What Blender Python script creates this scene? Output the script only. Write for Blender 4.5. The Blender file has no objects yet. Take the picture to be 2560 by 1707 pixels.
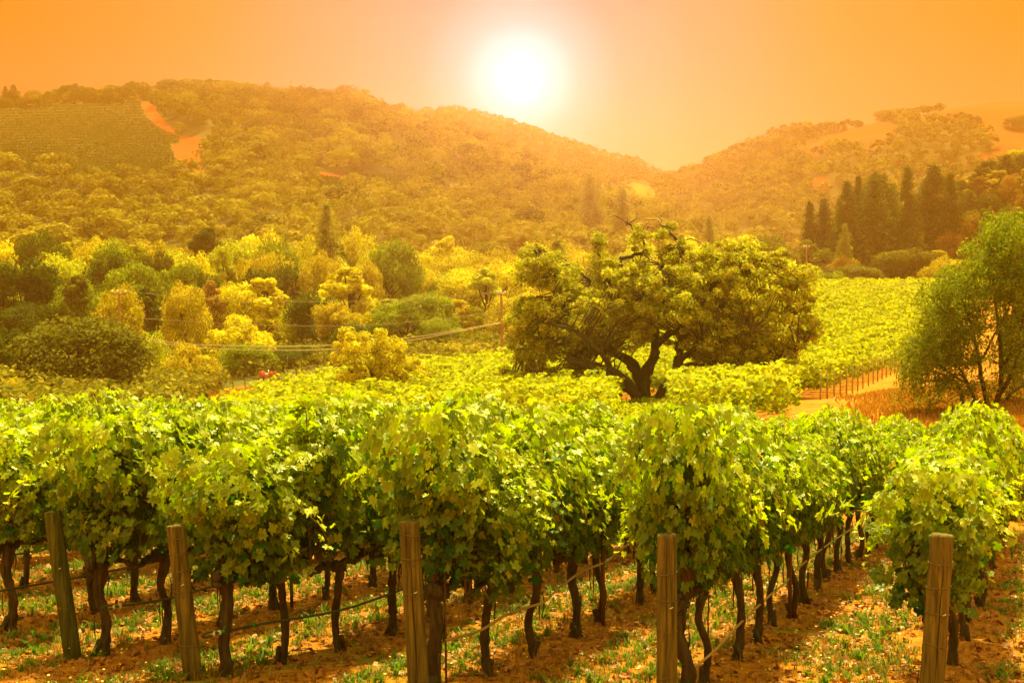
import bpy, math, random
import numpy as np
R = math.radians
SC = bpy.context.scene
COL = SC.collection
rng = np.random.default_rng(7)
random.seed(7)

# ------------------------------------------------------------------ camera
F = 3517.0; YH = 700.0; PITCH = math.atan((853.5 - YH) / F)
CZ = 14.0                                   # camera height above datum
cam_d = bpy.data.cameras.new('camera'); cam = bpy.data.objects.new('camera', cam_d); COL.objects.link(cam)
cam_d.sensor_width = 36.0; cam_d.lens = 36.0 * F / 2560.0
cam_d.clip_start = 0.1; cam_d.clip_end = 20000
cam.location = (0, 0, CZ); cam.rotation_euler = (math.pi / 2 - PITCH, 0, 0)
SC.camera = cam

# ------------------------------------------------------------------ sun, sky, exposure
SUN_AZ = R(14.0); SUN_EL = R(60.0)           # azimuth from +Y towards +X
GLOW_EL = R(7.9)
sd = bpy.data.lights.new('sun', 'SUN'); sd.energy = 5.0; sd.angle = R(2.0); sd.color = (1.0, 0.88, 0.26)
so = bpy.data.objects.new('sun', sd); COL.objects.link(so)
so.rotation_euler = (math.pi / 2 - SUN_EL, 0, math.pi - SUN_AZ)
so.location = (0, 0, 300)
SC.view_settings.view_transform = 'Standard'; SC.view_settings.look = 'None'
SC.view_settings.gamma = 1.0; SC.view_settings.exposure = 1.5
SC.view_settings.use_curve_mapping = False

world = bpy.data.worlds.new('World'); SC.world = world; world.use_nodes = True
WN = world.node_tree; WN.nodes.clear()
class NB:
    """small node-tree builder"""
    def __init__(s, nt): s.nt = nt
    def n(s, t, **k):
        nd = s.nt.nodes.new(t)
        for a, b in k.items(): setattr(nd, a, b)
        return nd
    def link(s, a, b): s.nt.links.new(a, b)
    def val(s, sock, v):
        if hasattr(v, 'links') or isinstance(v, bpy.types.NodeSocket): s.link(v, sock)
        else: sock.default_value = v
    def m(s, op, a, b=0.0, c=None, clamp=False):
        nd = s.n('ShaderNodeMath', operation=op, use_clamp=clamp)
        s.val(nd.inputs[0], a); s.val(nd.inputs[1], b)
        if c is not None: s.val(nd.inputs[2], c)
        return nd.outputs[0]
    def ramp(s, fac, stops, interp='LINEAR'):
        nd = s.n('ShaderNodeValToRGB'); nd.color_ramp.interpolation = interp
        e = nd.color_ramp.elements
        while len(e) < len(stops): e.new(0.5)
        for k, (p, c) in enumerate(stops):
            e[k].position = p; e[k].color = (c[0], c[1], c[2], 1)
        s.val(nd.inputs[0], fac); return nd.outputs[0]
    def mix(s, fac, a, b, blend='MIX'):
        nd = s.n('ShaderNodeMix', data_type='RGBA', blend_type=blend)
        s.val(nd.inputs[0], fac)
        for q, v in ((6, a), (7, b)):
            if isinstance(v, (tuple, list)): nd.inputs[q].default_value = (v[0], v[1], v[2], 1)
            else: s.link(v, nd.inputs[q])
        return nd.outputs[2]
    def noise(s, scale, detail=3, rough=0.5, vec=None, dim='3D'):
        nd = s.n('ShaderNodeTexNoise', noise_dimensions=dim)
        nd.inputs['Scale'].default_value = scale; nd.inputs['Detail'].default_value = detail
        nd.inputs['Roughness'].default_value = rough
        if vec is not None: s.link(vec, nd.inputs['Vector'])
        return nd.outputs['Fac']
W = NB(WN)
geo = W.n('ShaderNodeTexCoord')
GLOW_AZ = R(0.3)
gdir = (math.sin(GLOW_AZ) * math.cos(GLOW_EL), math.cos(GLOW_AZ) * math.cos(GLOW_EL), math.sin(GLOW_EL))
dot = W.n('ShaderNodeVectorMath', operation='DOT_PRODUCT'); W.link(geo.outputs['Generated'], dot.inputs[0]); dot.inputs[1].default_value = gdir
ang = W.m('ARCCOSINE', W.m('MINIMUM', dot.outputs['Value'], 1.0))          # angle from the bright spot, radians
glow = W.ramp(W.m('DIVIDE', ang, 1.2), [(0.0, (.62, .50, .75)), (0.018, (.50, .34, .50)), (0.036, (.38, .17, .27)), (0.06, (.30, .075, .13)), (0.10, (.27, .075, .08)), (0.18, (.25, .084, .018)), (0.28, (.235, .068, .0)), (1.0, (.22, .06, .002))], 'LINEAR')
sep = W.n('ShaderNodeSeparateXYZ'); W.link(geo.outputs['Generated'], sep.inputs[0])
el = sep.outputs['Z']
hz = W.m('SUBTRACT', 1.0, W.m('DIVIDE', el, 0.17), clamp=True)
lowsky = W.mix(W.m('MULTIPLY', hz, 0.5), glow, (.30, .155, .13))
up = W.m('MULTIPLY', W.m('SUBTRACT', el, 0.30), 2.2, clamp=True)
col = W.mix(up, lowsky, (.74, .70, .14))                                # high, out of the frame, sky tinted pale yellow to light the leaves
nish = W.n('ShaderNodeTexSky'); nish.sky_type = 'NISHITA'; nish.sun_disc = False
nish.sun_elevation = SUN_EL; nish.sun_rotation = SUN_AZ; nish.dust_density = 5
addn = W.mix(0.0008, col, nish.outputs[0], 'ADD')
disc = W.m('POWER', 2.71828, W.m('MULTIPLY', W.m('POWER', W.m('DIVIDE', ang, R(.22)), 2.0), -1.0))   # veiled low sun on the ridge
dcol = W.n('ShaderNodeVectorMath', operation='SCALE'); dcol.inputs[0].default_value = (1.0, .72, 1.1); W.link(W.m('ADD', W.m('MULTIPLY', disc, 3900.0), W.m('MULTIPLY', W.m('POWER', 2.71828, W.m('DIVIDE', ang, R(-1.2))), .15)), dcol.inputs['Scale'])
addn = W.mix(1.0, addn, dcol.outputs[0], 'ADD')
world.cycles.sampling_method = 'MANUAL'; world.cycles.sample_map_resolution = 4096
bg = W.n('ShaderNodeBackground'); W.link(addn, bg.inputs[0]); bg.inputs[1].default_value = 1.0
wo = W.n('ShaderNodeOutputWorld'); W.link(bg.outputs[0], wo.inputs[0])

SC.cycles.use_denoising = True
SC.cycles.max_bounces = 8; SC.cycles.diffuse_bounces = 3; SC.cycles.glossy_bounces = 2
SC.cycles.transmission_bounces = 4; SC.cycles.volume_bounces = 1; SC.cycles.transparent_max_bounces = 4
SC.cycles.sample_clamp_indirect = 4.0

# ------------------------------------------------------------------ pixel <-> world
cp, sp_ = math.cos(PITCH), math.sin(PITCH)
def P(px, py, D):
    """point seen at photo pixel (px,py) at depth D (world Y)"""
    a = (px - 1280) / F; b = (853.5 - py) / F
    x, y, z = a, cp + b * sp_, -sp_ + b * cp
    return np.array([x / y * D, D, CZ + z / y * D])
def pix(x, y, z):
    zz = z - CZ
    f = y * cp - zz * sp_; u = y * sp_ + zz * cp
    return 1280 + F * x / f, 853.5 - F * u / f
def zat(py, D): return CZ - (py - YH) / F * D

TH = R(20.7); UX = np.array([math.sin(TH), math.cos(TH)]); NX = np.array([math.cos(TH), -math.sin(TH)])
P2 = np.array([-.7, 10.7])
def plane(x, y):
    su = (x - P2[0]) * UX[0] + (y - P2[1]) * UX[1]; sn = (x - P2[0]) * NX[0] + (y - P2[1]) * NX[1]
    return CZ - 3.2 - .061 * su + .02 * sn - .0020 * np.clip(su, 0, 40) ** 2
TD = np.array([33, 50, 70, 90, 115, 150, 200, 250, 320, 420, 700, 6000.])
TX = np.array([-2500, 0, 500, 1000, 1500, 1850, 2050, 2300, 2560, 3500.])
TZ = np.array([
 [-5.7, -6.6, -7.5, -8.5, -9.3, -10, -10, -9, -7, 0, 0, 0],
 [-5.4, -6.8, -8, -8.8, -9.6, -10, -10, -9, -7, 0, 0, 0],
 [-5.2, -6.8, -8, -9, -10, -10.6, -10.3, -9.5, -8, -1, 0, 0],
 [-5.0, -6.5, -7.4, -8, -8.6, -8.9, -9.3, -9, -8, -2, 0, 0],
 [-4.9, -6, -7, -7.7, -8, -8.3, -8.8, -9, -8, -3, -3, 0],
 [-4.8, -5.5, -6.5, -7.5, -7.6, -7.2, -5.5, -4, -5, -4, -4, 0],
 [-4.8, -5.3, -6.2, -7.3, -7.4, -6.1, -3.6, -1.9, -4, -4, -4, 0],
 [-4.7, -4.8, -5.6, -7, -7.2, -6, -3.4, -1.8, -4, -4, -4, 0],
 [-4.6, -4.4, -5.2, -6.5, -6.8, -5.5, -3, -1.4, -3, -3, -3, 0],
 [-4.5, -4, -4.5, -5.5, -6, -5, -3, -1.2, -1, 0, 0, 0]])
LTD = np.log(TD)
def wavy(x, y, s, seed):
    r = np.random.default_rng(seed); o = 0
    for k in range(5):
        a = r.uniform(0, 6.28); f = (1.6 ** k) / s; ph = r.uniform(0, 6.28)
        o = o + np.sin((x * math.cos(a) + y * math.sin(a)) * f * 6.28 + ph) / (1.5 ** k)
    return o / 2.2
def H(x, y):
    x = np.asarray(x, float); y = np.asarray(y, float)
    D = np.clip(np.maximum(y, .35 * np.hypot(x, y)), 1, 5900)
    px = 1280 + F * x / D
    ld = np.clip(np.log(D), LTD[0], LTD[-1]); pc = np.clip(px, TX[0], TX[-1])
    i = np.clip(np.searchsorted(LTD, ld) - 1, 0, len(TD) - 2); j = np.clip(np.searchsorted(TX, pc) - 1, 0, len(TX) - 2)
    a = (ld - LTD[i]) / (LTD[i + 1] - LTD[i]); b = (pc - TX[j]) / (TX[j + 1] - TX[j])
    a = a * a * (3 - 2 * a) * .6 + a * .4; b = b * b * (3 - 2 * b)
    z = (TZ[j, i] * (1 - a) + TZ[j, i + 1] * a) * (1 - b) + (TZ[j + 1, i] * (1 - a) + TZ[j + 1, i + 1] * a) * b + CZ
    w = np.clip((D - 30) / 14, 0, 1); w = w * w * (3 - 2 * w)
    pl = plane(np.clip(x, -60, 60), np.clip(y, -40, 60))
    z = pl * (1 - w) + z * w
    return z + .03 * wavy(x, y, 3.1, 5)
def onpx(px, D):
    x = (px - 1280) / F * D
    return x, D, float(H(x, D))

# ------------------------------------------------------------------ mesh building
def build(name, V, faces, mat, parent=None, tone=None, smooth=False, link=True):
    """faces: list of (n,k) int arrays"""
    me = bpy.data.meshes.new(name)
    V = np.asarray(V, np.float32); me.vertices.add(len(V)); me.vertices.foreach_set('co', V.ravel())
    faces = [np.asarray(f, np.int32) for f in faces if len(f)]
    lt = np.concatenate([np.full(len(f), f.shape[1], np.int32) for f in faces])
    li = np.concatenate([f.ravel() for f in faces])
    me.loops.add(len(li)); me.loops.foreach_set('vertex_index', li)
    me.polygons.add(len(lt)); me.polygons.foreach_set('loop_start', np.concatenate([[0], np.cumsum(lt)[:-1]]).astype(np.int32))
    try: me.polygons.foreach_set('loop_total', lt)
    except Exception: pass
    if smooth: me.polygons.foreach_set('use_smooth', np.ones(len(lt), bool))
    if tone is not None:
        at = me.attributes.new('tone', 'FLOAT', 'POINT'); at.data.foreach_set('value', np.asarray(tone, np.float32))
    me.update(calc_edges=True)
    for m_ in (mat if isinstance(mat, (list, tuple)) else [mat]): me.materials.append(m_)
    o = bpy.data.objects.new(name, me)
    if link: COL.objects.link(o)
    if parent is not None: o.parent = parent
    return o
class MB:
    def __init__(s): s.V = []; s.F = {}; s.T = []; s.n = 0
    def add(s, V, faces, tone=0.5):
        V = np.asarray(V, float)
        for f in faces:
            f = np.asarray(f)
            if len(f): s.F.setdefault(f.shape[1], []).append(f + s.n)
        s.V.append(V); s.T.append(np.broadcast_to(np.asarray(tone, float), (len(V),)).copy()); s.n += len(V)
    def build(s, name, mat, parent=None, smooth=False, link=True):
        return build(name, np.concatenate(s.V), [np.concatenate(f) for f in s.F.values()], mat, parent, np.concatenate(s.T), smooth, link)
    def box(s, c, size, rot=None, tone=.5):
        sx, sy, sz = np.array(size) / 2
        v = np.array([[x, y, z] for x in (-sx, sx) for y in (-sy, sy) for z in (-sz, sz)])
        if rot is not None: v = v @ np.array(rot).T
        s.add(v + np.array(c), [np.array([[0, 1, 3, 2], [4, 6, 7, 5], [0, 4, 5, 1], [2, 3, 7, 6], [0, 2, 6, 4], [1, 5, 7, 3]])], tone)
    def tube(s, pts, rad, n=8, cap=True, tone=.5, ridge=0, twist=0, seed=0):
        pts = np.asarray(pts, float); m = len(pts); rad = np.broadcast_to(np.asarray(rad, float), (m,))
        T = np.gradient(pts, axis=0); T /= np.linalg.norm(T, axis=1)[:, None] + 1e-9
        ref = np.array([0, 0, 1.0]) if abs(T[:, 2]).mean() < .75 else np.array([1.0, .1, 0])
        A = np.cross(T, ref); A /= np.linalg.norm(A, axis=1)[:, None] + 1e-9; B = np.cross(T, A)
        th = np.arange(n) / n * 2 * math.pi
        rr = np.random.default_rng(seed)
        rd = np.ones((m, n))
        if ridge:
            base = rr.normal(0, 1, n)
            for i in range(m):
                sh = twist * i; k = int(math.floor(sh)); f = sh - k
                rd[i] += ridge * (np.roll(base, k) * (1 - f) + np.roll(base, k + 1) * f) + rr.normal(0, ridge * .45, n)
        V = pts[:, None] + (rad[:, None] * rd)[..., None] * (A[:, None] * np.cos(th)[None, :, None] + B[:, None] * np.sin(th)[None, :, None])
        V = V.reshape(-1, 3)
        i, j = np.meshgrid(np.arange(m - 1), np.arange(n), indexing='ij'); j2 = (j + 1) % n
        fs = [np.stack([i * n + j, i * n + j2, (i + 1) * n + j2, (i + 1) * n + j], -1).reshape(-1, 4)]
        if cap:
            V = np.concatenate([V, pts[:1], pts[-1:]]); a, b = m * n, m * n + 1; jj = np.arange(n)
            fs.append(np.stack([(jj + 1) % n, jj, np.full(n, a)], -1)); fs.append(np.stack([(m - 1) * n + jj, (m - 1) * n + (jj + 1) % n, np.full(n, b)], -1))
        s.add(V, fs, tone)
def smoothpath(pts, k=4):
    pts = np.asarray(pts, float); n = len(pts)
    if n < 3:
        t = np.linspace(0, 1, k + 1)[:, None]; return pts[0] * (1 - t) + pts[-1] * t
    q = np.concatenate([2 * pts[:1] - pts[1:2], pts, 2 * pts[-1:] - pts[-2:-1]]); o = []
    for i in range(1, n):
        a, b, c, d = q[i - 1], q[i], q[i + 1], q[i + 2]
        for t in np.arange(k) / k:
            o.append(.5 * (2 * b + (c - a) * t + (2 * a - 5 * b + 4 * c - d) * t * t + (3 * b - a - 3 * c + d) * t ** 3))
    o.append(pts[-1]); return np.array(o)
def unit(v): return v / (np.linalg.norm(v, axis=-1, keepdims=True) + 1e-9)
def frames(nrm, tip):
    """orthonormal frames: columns x (side), y (towards tip), z (normal)"""
    z = unit(nrm); y = tip - (tip * z).sum(-1, keepdims=True) * z
    bad = np.linalg.norm(y, axis=-1) < 1e-3; y[bad] = [.3, .9, .1]
    y = unit(y); x = np.cross(y, z); return x, y, z
def stamp(tv, tf, pos, nrm, tip, size, warp=None):
    """copies template (tv,tf) at each pos; returns V, F"""
    x, y, z = frames(nrm, tip); n = len(pos)
    t = np.broadcast_to(tv, (n,) + tv.shape) if tv.ndim == 2 else tv
    if warp is not None: t = warp(t)
    s = np.asarray(size)[:, None, None]
    V = pos[:, None] + s * (t[..., 0:1] * x[:, None] + t[..., 1:2] * y[:, None] + t[..., 2:3] * z[:, None])
    k = tv.shape[-2]
    Fc = (tf[None] + (np.arange(n) * k)[:, None, None]).reshape(-1, tf.shape[1])
    return V.reshape(-1, 3), Fc
QV = np.array([[-.5, 0, 0], [0, -.62, .06], [.5, 0, 0], [0, .62, -.06]]); QF = np.array([[0, 1, 2, 3]])
# ------------------------------------------------------------------ tagging
def tag(o, label=None, cat=None, group=None, kind=None):
    if label: o['label'] = label
    if cat: o['category'] = cat
    if group: o['group'] = group
    if kind: o['kind'] = kind
    return o
def empty(name, loc, rz=0.0):
    o = bpy.data.objects.new(name, None); COL.objects.link(o); o.location = loc; o.rotation_euler = (0, 0, rz)
    o.empty_display_size = .2; return o
def copy_tree(o, parent=None):
    c = o.copy(); COL.objects.link(c)
    if parent is not None: c.parent = parent
    for ch in [q for q in KIDS.get(o.name, [])]:
        d = copy_tree(ch, c); KIDS.setdefault(c.name, []).append(d)
    return c
KIDS = {}
def kid(p, o): KIDS.setdefault(p.name, []).append(o); return o
ORD = ['first', 'second', 'third', 'fourth', 'fifth', 'sixth', 'seventh', 'eighth', 'ninth', 'tenth', 'eleventh', 'twelfth', 'thirteenth',
 'fourteenth', 'fifteenth', 'sixteenth', 'seventeenth', 'eighteenth', 'nineteenth', 'twentieth', 'twenty-first', 'twenty-second',
 'twenty-third', 'twenty-fourth', 'twenty-fifth', 'twenty-sixth', 'twenty-seventh', 'twenty-eighth', 'twenty-ninth', 'thirtieth',
 'thirty-first', 'thirty-second', 'thirty-third', 'thirty-fourth', 'thirty-fifth', 'thirty-sixth']

# ------------------------------------------------------------------ materials
def newmat(name):
    m_ = bpy.data.materials.new(name); m_.use_nodes = True; nt = m_.node_tree; nt.nodes.clear(); return m_, NB(nt)
def leafmat(name, dark, light, transl=.4, tcol=None, rough=.5, spec=.35, objcol=False, nscale=0, side=(0, 0, 0), veins=False):
    m_, b = newmat(name)
    at = b.n('ShaderNodeAttribute', attribute_name='tone')
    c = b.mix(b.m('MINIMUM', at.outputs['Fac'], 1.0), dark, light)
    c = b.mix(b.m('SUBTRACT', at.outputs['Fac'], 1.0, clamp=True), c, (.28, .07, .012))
    if nscale:
        g = b.n('ShaderNodeNewGeometry')
        nz = b.noise(nscale, 2, .5, g.outputs['Position'])
        c = b.mix(b.m('MULTIPLY', b.m('SUBTRACT', nz, .45, clamp=True), 2.0, clamp=True), c, side)
    if objcol:
        oi = b.n('ShaderNodeObjectInfo'); c = b.mix(1.0, c, oi.outputs['Color'], 'MULTIPLY')
    pr = b.n('ShaderNodeBsdfPrincipled'); b.link(c, pr.inputs['Base Color']); pr.inputs['Roughness'].default_value = rough
    pr.inputs['Specular IOR Level'].default_value = spec
    tr = b.n('ShaderNodeBsdfTranslucent')
    tc = b.mix(1.0, c, tcol or (1.35, 1.5, .6), 'MULTIPLY'); b.link(tc, tr.inputs[0])
    mx = b.n('ShaderNodeMixShader'); mx.inputs[0].default_value = transl
    b.link(pr.outputs[0], mx.inputs[1]); b.link(tr.outputs[0], mx.inputs[2])
    o = b.n('ShaderNodeOutputMaterial'); b.link(mx.outputs[0], o.inputs[0]); return m_
def solid(name, c1, c2, scale=5, rough=.85, bump=.3, stretch=(1, 1, 1), metal=0, objc=False, detail=5, bscale=None, spec=.3):
    m_, b = newmat(name)
    tc = b.n('ShaderNodeTexCoord'); mp = b.n('ShaderNodeMapping'); mp.inputs['Scale'].default_value = stretch
    b.link(tc.outputs['Object'], mp.inputs[0])
    nz = b.noise(scale, detail, .6, mp.outputs[0])
    c = b.mix(b.m('MULTIPLY', b.m('SUBTRACT', nz, .3, clamp=True), 2.4, clamp=True), c1, c2)
    pr = b.n('ShaderNodeBsdfPrincipled'); b.link(c, pr.inputs['Base Color']); pr.inputs['Roughness'].default_value = rough
    pr.inputs['Metallic'].default_value = metal; pr.inputs['Specular IOR Level'].default_value = spec
    if bump:
        bp = b.n('ShaderNodeBump'); bp.inputs['Strength'].default_value = bump; bp.inputs['Distance'].default_value = .02
        b.link(b.noise(bscale or scale * 1.7, 4, .7, mp.outputs[0]), bp.inputs['Height']); b.link(bp.outputs[0], pr.inputs['Normal'])
    o = b.n('ShaderNodeOutputMaterial'); b.link(pr.outputs[0], o.inputs[0]); return m_
M = {}
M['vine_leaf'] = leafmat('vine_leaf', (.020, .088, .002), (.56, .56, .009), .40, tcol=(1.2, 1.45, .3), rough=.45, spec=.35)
M['field_leaf'] = leafmat('field_leaf', (.11, .19, .005), (.54, .55, .014), .42, tcol=(1.3, 1.2, .4), rough=.75, spec=.1)
M['hill_vine'] = leafmat('hill_vine', (.035, .06, .004), (.085, .10, .006), .3, rough=.8, spec=.05)
M['tree_leaf'] = leafmat('tree_leaf', (.35, .35, .35), (1.25, 1.25, 1.25), .38, objcol=True, rough=.8, spec=.08)
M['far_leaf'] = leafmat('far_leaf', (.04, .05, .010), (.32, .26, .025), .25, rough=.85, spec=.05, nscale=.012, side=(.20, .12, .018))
M['haze_toned_leaf'] = leafmat('haze_toned_leaf', (.10, .09, .02), (.30, .24, .05), .25, nscale=.012, side=(.22, .14, .03), rough=.85, spec=.05)  # paler copy of the wood leaves, distance haze painted into the colour
M['oak_leaf'] = leafmat('oak_leaf', (.13, .14, .014), (.58, .50, .05), .42, rough=.8, spec=.1)
M['willow_leaf'] = leafmat('willow_leaf', (.06, .095, .008), (.27, .27, .022), .42, rough=.8, spec=.1)
M['trunk'] = solid('vine_bark', (.030, .020, .012), (.12, .08, .045), 9, .95, .9, (3, 3, .5), bscale=30)
M['shoot'] = solid('shoot_bark', (.10, .045, .015), (.22, .11, .03), 20, .7, .2)
M['post'] = solid('post_wood', (.035, .026, .008), (.24, .165, .042), 6, .85, .9, (5, 5, .35), bscale=14)
M['pale_post'] = solid('pale_post_wood', (.22, .16, .06), (.40, .30, .12), 5, .85, .3, (5, 5, .35))
M['mossy_post'] = solid('mossy_post_wood', (.02, .032, .006), (.14, .13, .03), 6, .85, .9, (5, 5, .35), bscale=14)
M['crack'] = solid('post_crack', (.02, .014, .008), (.04, .025, .012), 9, .95, 0)
M['wire'] = solid('galvanised_wire', (.10, .07, .035), (.22, .16, .08), 30, .5, 0, metal=.6)
M['hose'] = solid('hose_dark', (.035, .045, .025), (.08, .08, .045), 12, .6, .1)
M['lit_hose'] = solid('hose_sunlit_tan', (.30, .20, .09), (.42, .30, .15), 12, .6, .1)  # sunlit look of the hose put into its colour as tan
M['green_tie'] = solid('green_tie', (.0, .22, .05), (.0, .3, .08), 12, .5, 0)
M['clip'] = solid('pale_clip', (.5, .5, .45), (.7, .7, .62), 12, .5, 0)
M['bark'] = solid('tree_bark', (.045, .030, .018), (.13, .09, .05), 3, .95, .8, (2, 2, .6), bscale=9)
M['oakbark'] = solid('oak_bark', (.030, .028, .016), (.085, .075, .045), 2.0, .95, .9, (2, 2, .8), bscale=6)
M['palebark'] = solid('pale_bark', (.16, .10, .05), (.26, .18, .10), 3, .9, .3)
M['stake'] = solid('rusty_stake', (.10, .035, .012), (.16, .06, .02), 8, .8, .2)
M['polewood'] = solid('pole_wood', (.32, .16, .07), (.48, .26, .12), 3, .85, .2, (4, 4, .3))
M['insul'] = solid('porcelain', (.65, .62, .58), (.8, .78, .72), 3, .3, 0)
M['cable'] = solid('cable', (.45, .32, .22), (.6, .45, .32), 3, .5, 0)
M['thinwire'] = solid('thin_cable', (.30, .22, .10), (.4, .3, .15), 3, .5, 0)
M['leaf_litter'] = leafmat('leaf_litter', (.20, .045, .006), (.42, .14, .018), .15, tcol=(1, .8, .5))
M['grassblade'] = leafmat('grass_blade', (.03, .09, .004), (.17, .22, .010), .3)
M['drygrass'] = leafmat('dry_grass', (.28, .13, .018), (.48, .27, .045), .3, tcol=(1, .9, .6))
M['weedleaf'] = leafmat('weed_leaf', (.05, .12, .006), (.20, .27, .015), .35)
M['flower'] = leafmat('flower', (.6, .5, .05), (.8, .75, .2), .3)
M['red'] = solid('red_paint', (.5, .04, .02), (.6, .07, .03), 3, .45, 0, spec=.5)
M['tyre'] = solid('tyre', (.03, .03, .03), (.05, .045, .04), 8, .9, .2)
M['white'] = solid('white_plastic', (.7, .68, .62), (.8, .78, .74), 3, .5, 0)

def groundmat():
    m_, b = newmat('vineyard_soil')
    g = b.n('ShaderNodeNewGeometry'); p = g.outputs['Position']
    at = b.n('ShaderNodeAttribute', attribute_name='tone')
    n1 = b.noise(.9, 5, .6, p); n2 = b.noise(7, 5, .7, p); n3 = b.noise(38, 3, .7, p)
    soil = b.ramp(b.m('ADD', b.m('MULTIPLY', n2, .6), b.m('MULTIPLY', n3, .4)), [(.3, (.16, .055, .008)), (.47, (.37, .135, .016)), (.60, (.50, .205, .026)), (.75, (.58, .30, .05))])
    gr = b.ramp(n3, [(.35, (.07, .10, .012)), (.6, (.20, .22, .03))])
    c = b.mix(b.m('MULTIPLY', b.m('SUBTRACT', n1, .52, clamp=True), 5, clamp=True), soil, gr)
    n4 = b.noise(.35, 6, .7, p); n5 = b.noise(3, 4, .7, p)
    dry = b.ramp(b.m('ADD', b.m('MULTIPLY', n4, .5), b.m('MULTIPLY', n5, .5)), [(.35, (.26, .085, .010)), (.5, (.40, .145, .018)), (.68, (.50, .22, .035))])
    c = b.mix(b.m('MINIMUM', at.outputs['Fac'], 1.0), c, dry)
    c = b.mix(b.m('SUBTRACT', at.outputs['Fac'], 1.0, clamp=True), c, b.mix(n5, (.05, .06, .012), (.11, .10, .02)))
    pr = b.n('ShaderNodeBsdfPrincipled'); b.link(c, pr.inputs['Base Color']); pr.inputs['Roughness'].default_value = .95; pr.inputs['Specular IOR Level'].default_value = .1
    bp = b.n('ShaderNodeBump'); bp.inputs['Strength'].default_value = .9; bp.inputs['Distance'].default_value = .06
    b.link(b.m('ADD', n2, b.m('MULTIPLY', n3, .6)), bp.inputs['Height']); b.link(bp.outputs[0], pr.inputs['Normal'])
    o = b.n('ShaderNodeOutputMaterial'); b.link(pr.outputs[0], o.inputs[0]); return m_
def hillmat(name, floor1, floor2, soil1, soil2):
    m_, b = newmat(name); g = b.n('ShaderNodeNewGeometry'); p = g.outputs['Position']
    at = b.n('ShaderNodeAttribute', attribute_name='tone')
    n1 = b.noise(.05, 6, .7, p); n2 = b.noise(.4, 4, .7, p)
    fl = b.mix(n1, floor1, floor2); s_ = b.mix(b.m('MULTIPLY', b.m('ADD', n1, n2), .5), soil1, soil2)
    c = b.mix(at.outputs['Fac'], fl, s_)
    pr = b.n('ShaderNodeBsdfPrincipled'); b.link(c, pr.inputs['Base Color']); pr.inputs['Roughness'].default_value = .95; pr.inputs['Specular IOR Level'].default_value = .1
    o = b.n('ShaderNodeOutputMaterial'); b.link(pr.outputs[0], o.inputs[0]); return m_

# ------------------------------------------------------------------ ground sheet
def polar_ground():
    rr = np.concatenate([[0.0], np.geomspace(2.0, 2100, 280)])
    az = np.concatenate([np.linspace(-180, -48, 40)[:-1], np.linspace(-48, 48, 420), np.linspace(48, 180, 40)[1:-1]])
    A, Q = np.meshgrid(np.radians(az), rr, indexing='ij')
    x = Q * np.sin(A); y = Q * np.cos(A); z = H(x, y)
    z = z + np.where(y < 0, 0, 0)
    V = np.stack([x, y, z], -1).reshape(-1, 3); m, n = A.shape
    i, j = np.meshgrid(np.arange(m), np.arange(n - 1), indexing='ij'); i2 = (i + 1) % m
    f = np.stack([i * n + j, i * n + j + 1, i2 * n + j + 1, i2 * n + j], -1).reshape(-1, 4)[:, ::-1]
    su = x * UX[0] + y * UX[1]; sn = x * NX[0] + y * NX[1]
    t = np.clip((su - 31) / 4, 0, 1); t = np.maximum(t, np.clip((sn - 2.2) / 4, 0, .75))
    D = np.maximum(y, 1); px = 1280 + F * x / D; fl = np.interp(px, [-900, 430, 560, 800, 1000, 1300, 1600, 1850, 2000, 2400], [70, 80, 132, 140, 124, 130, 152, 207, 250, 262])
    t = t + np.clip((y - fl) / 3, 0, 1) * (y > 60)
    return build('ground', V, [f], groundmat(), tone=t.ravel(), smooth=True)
tag(polar_ground(), kind='structure')

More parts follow.
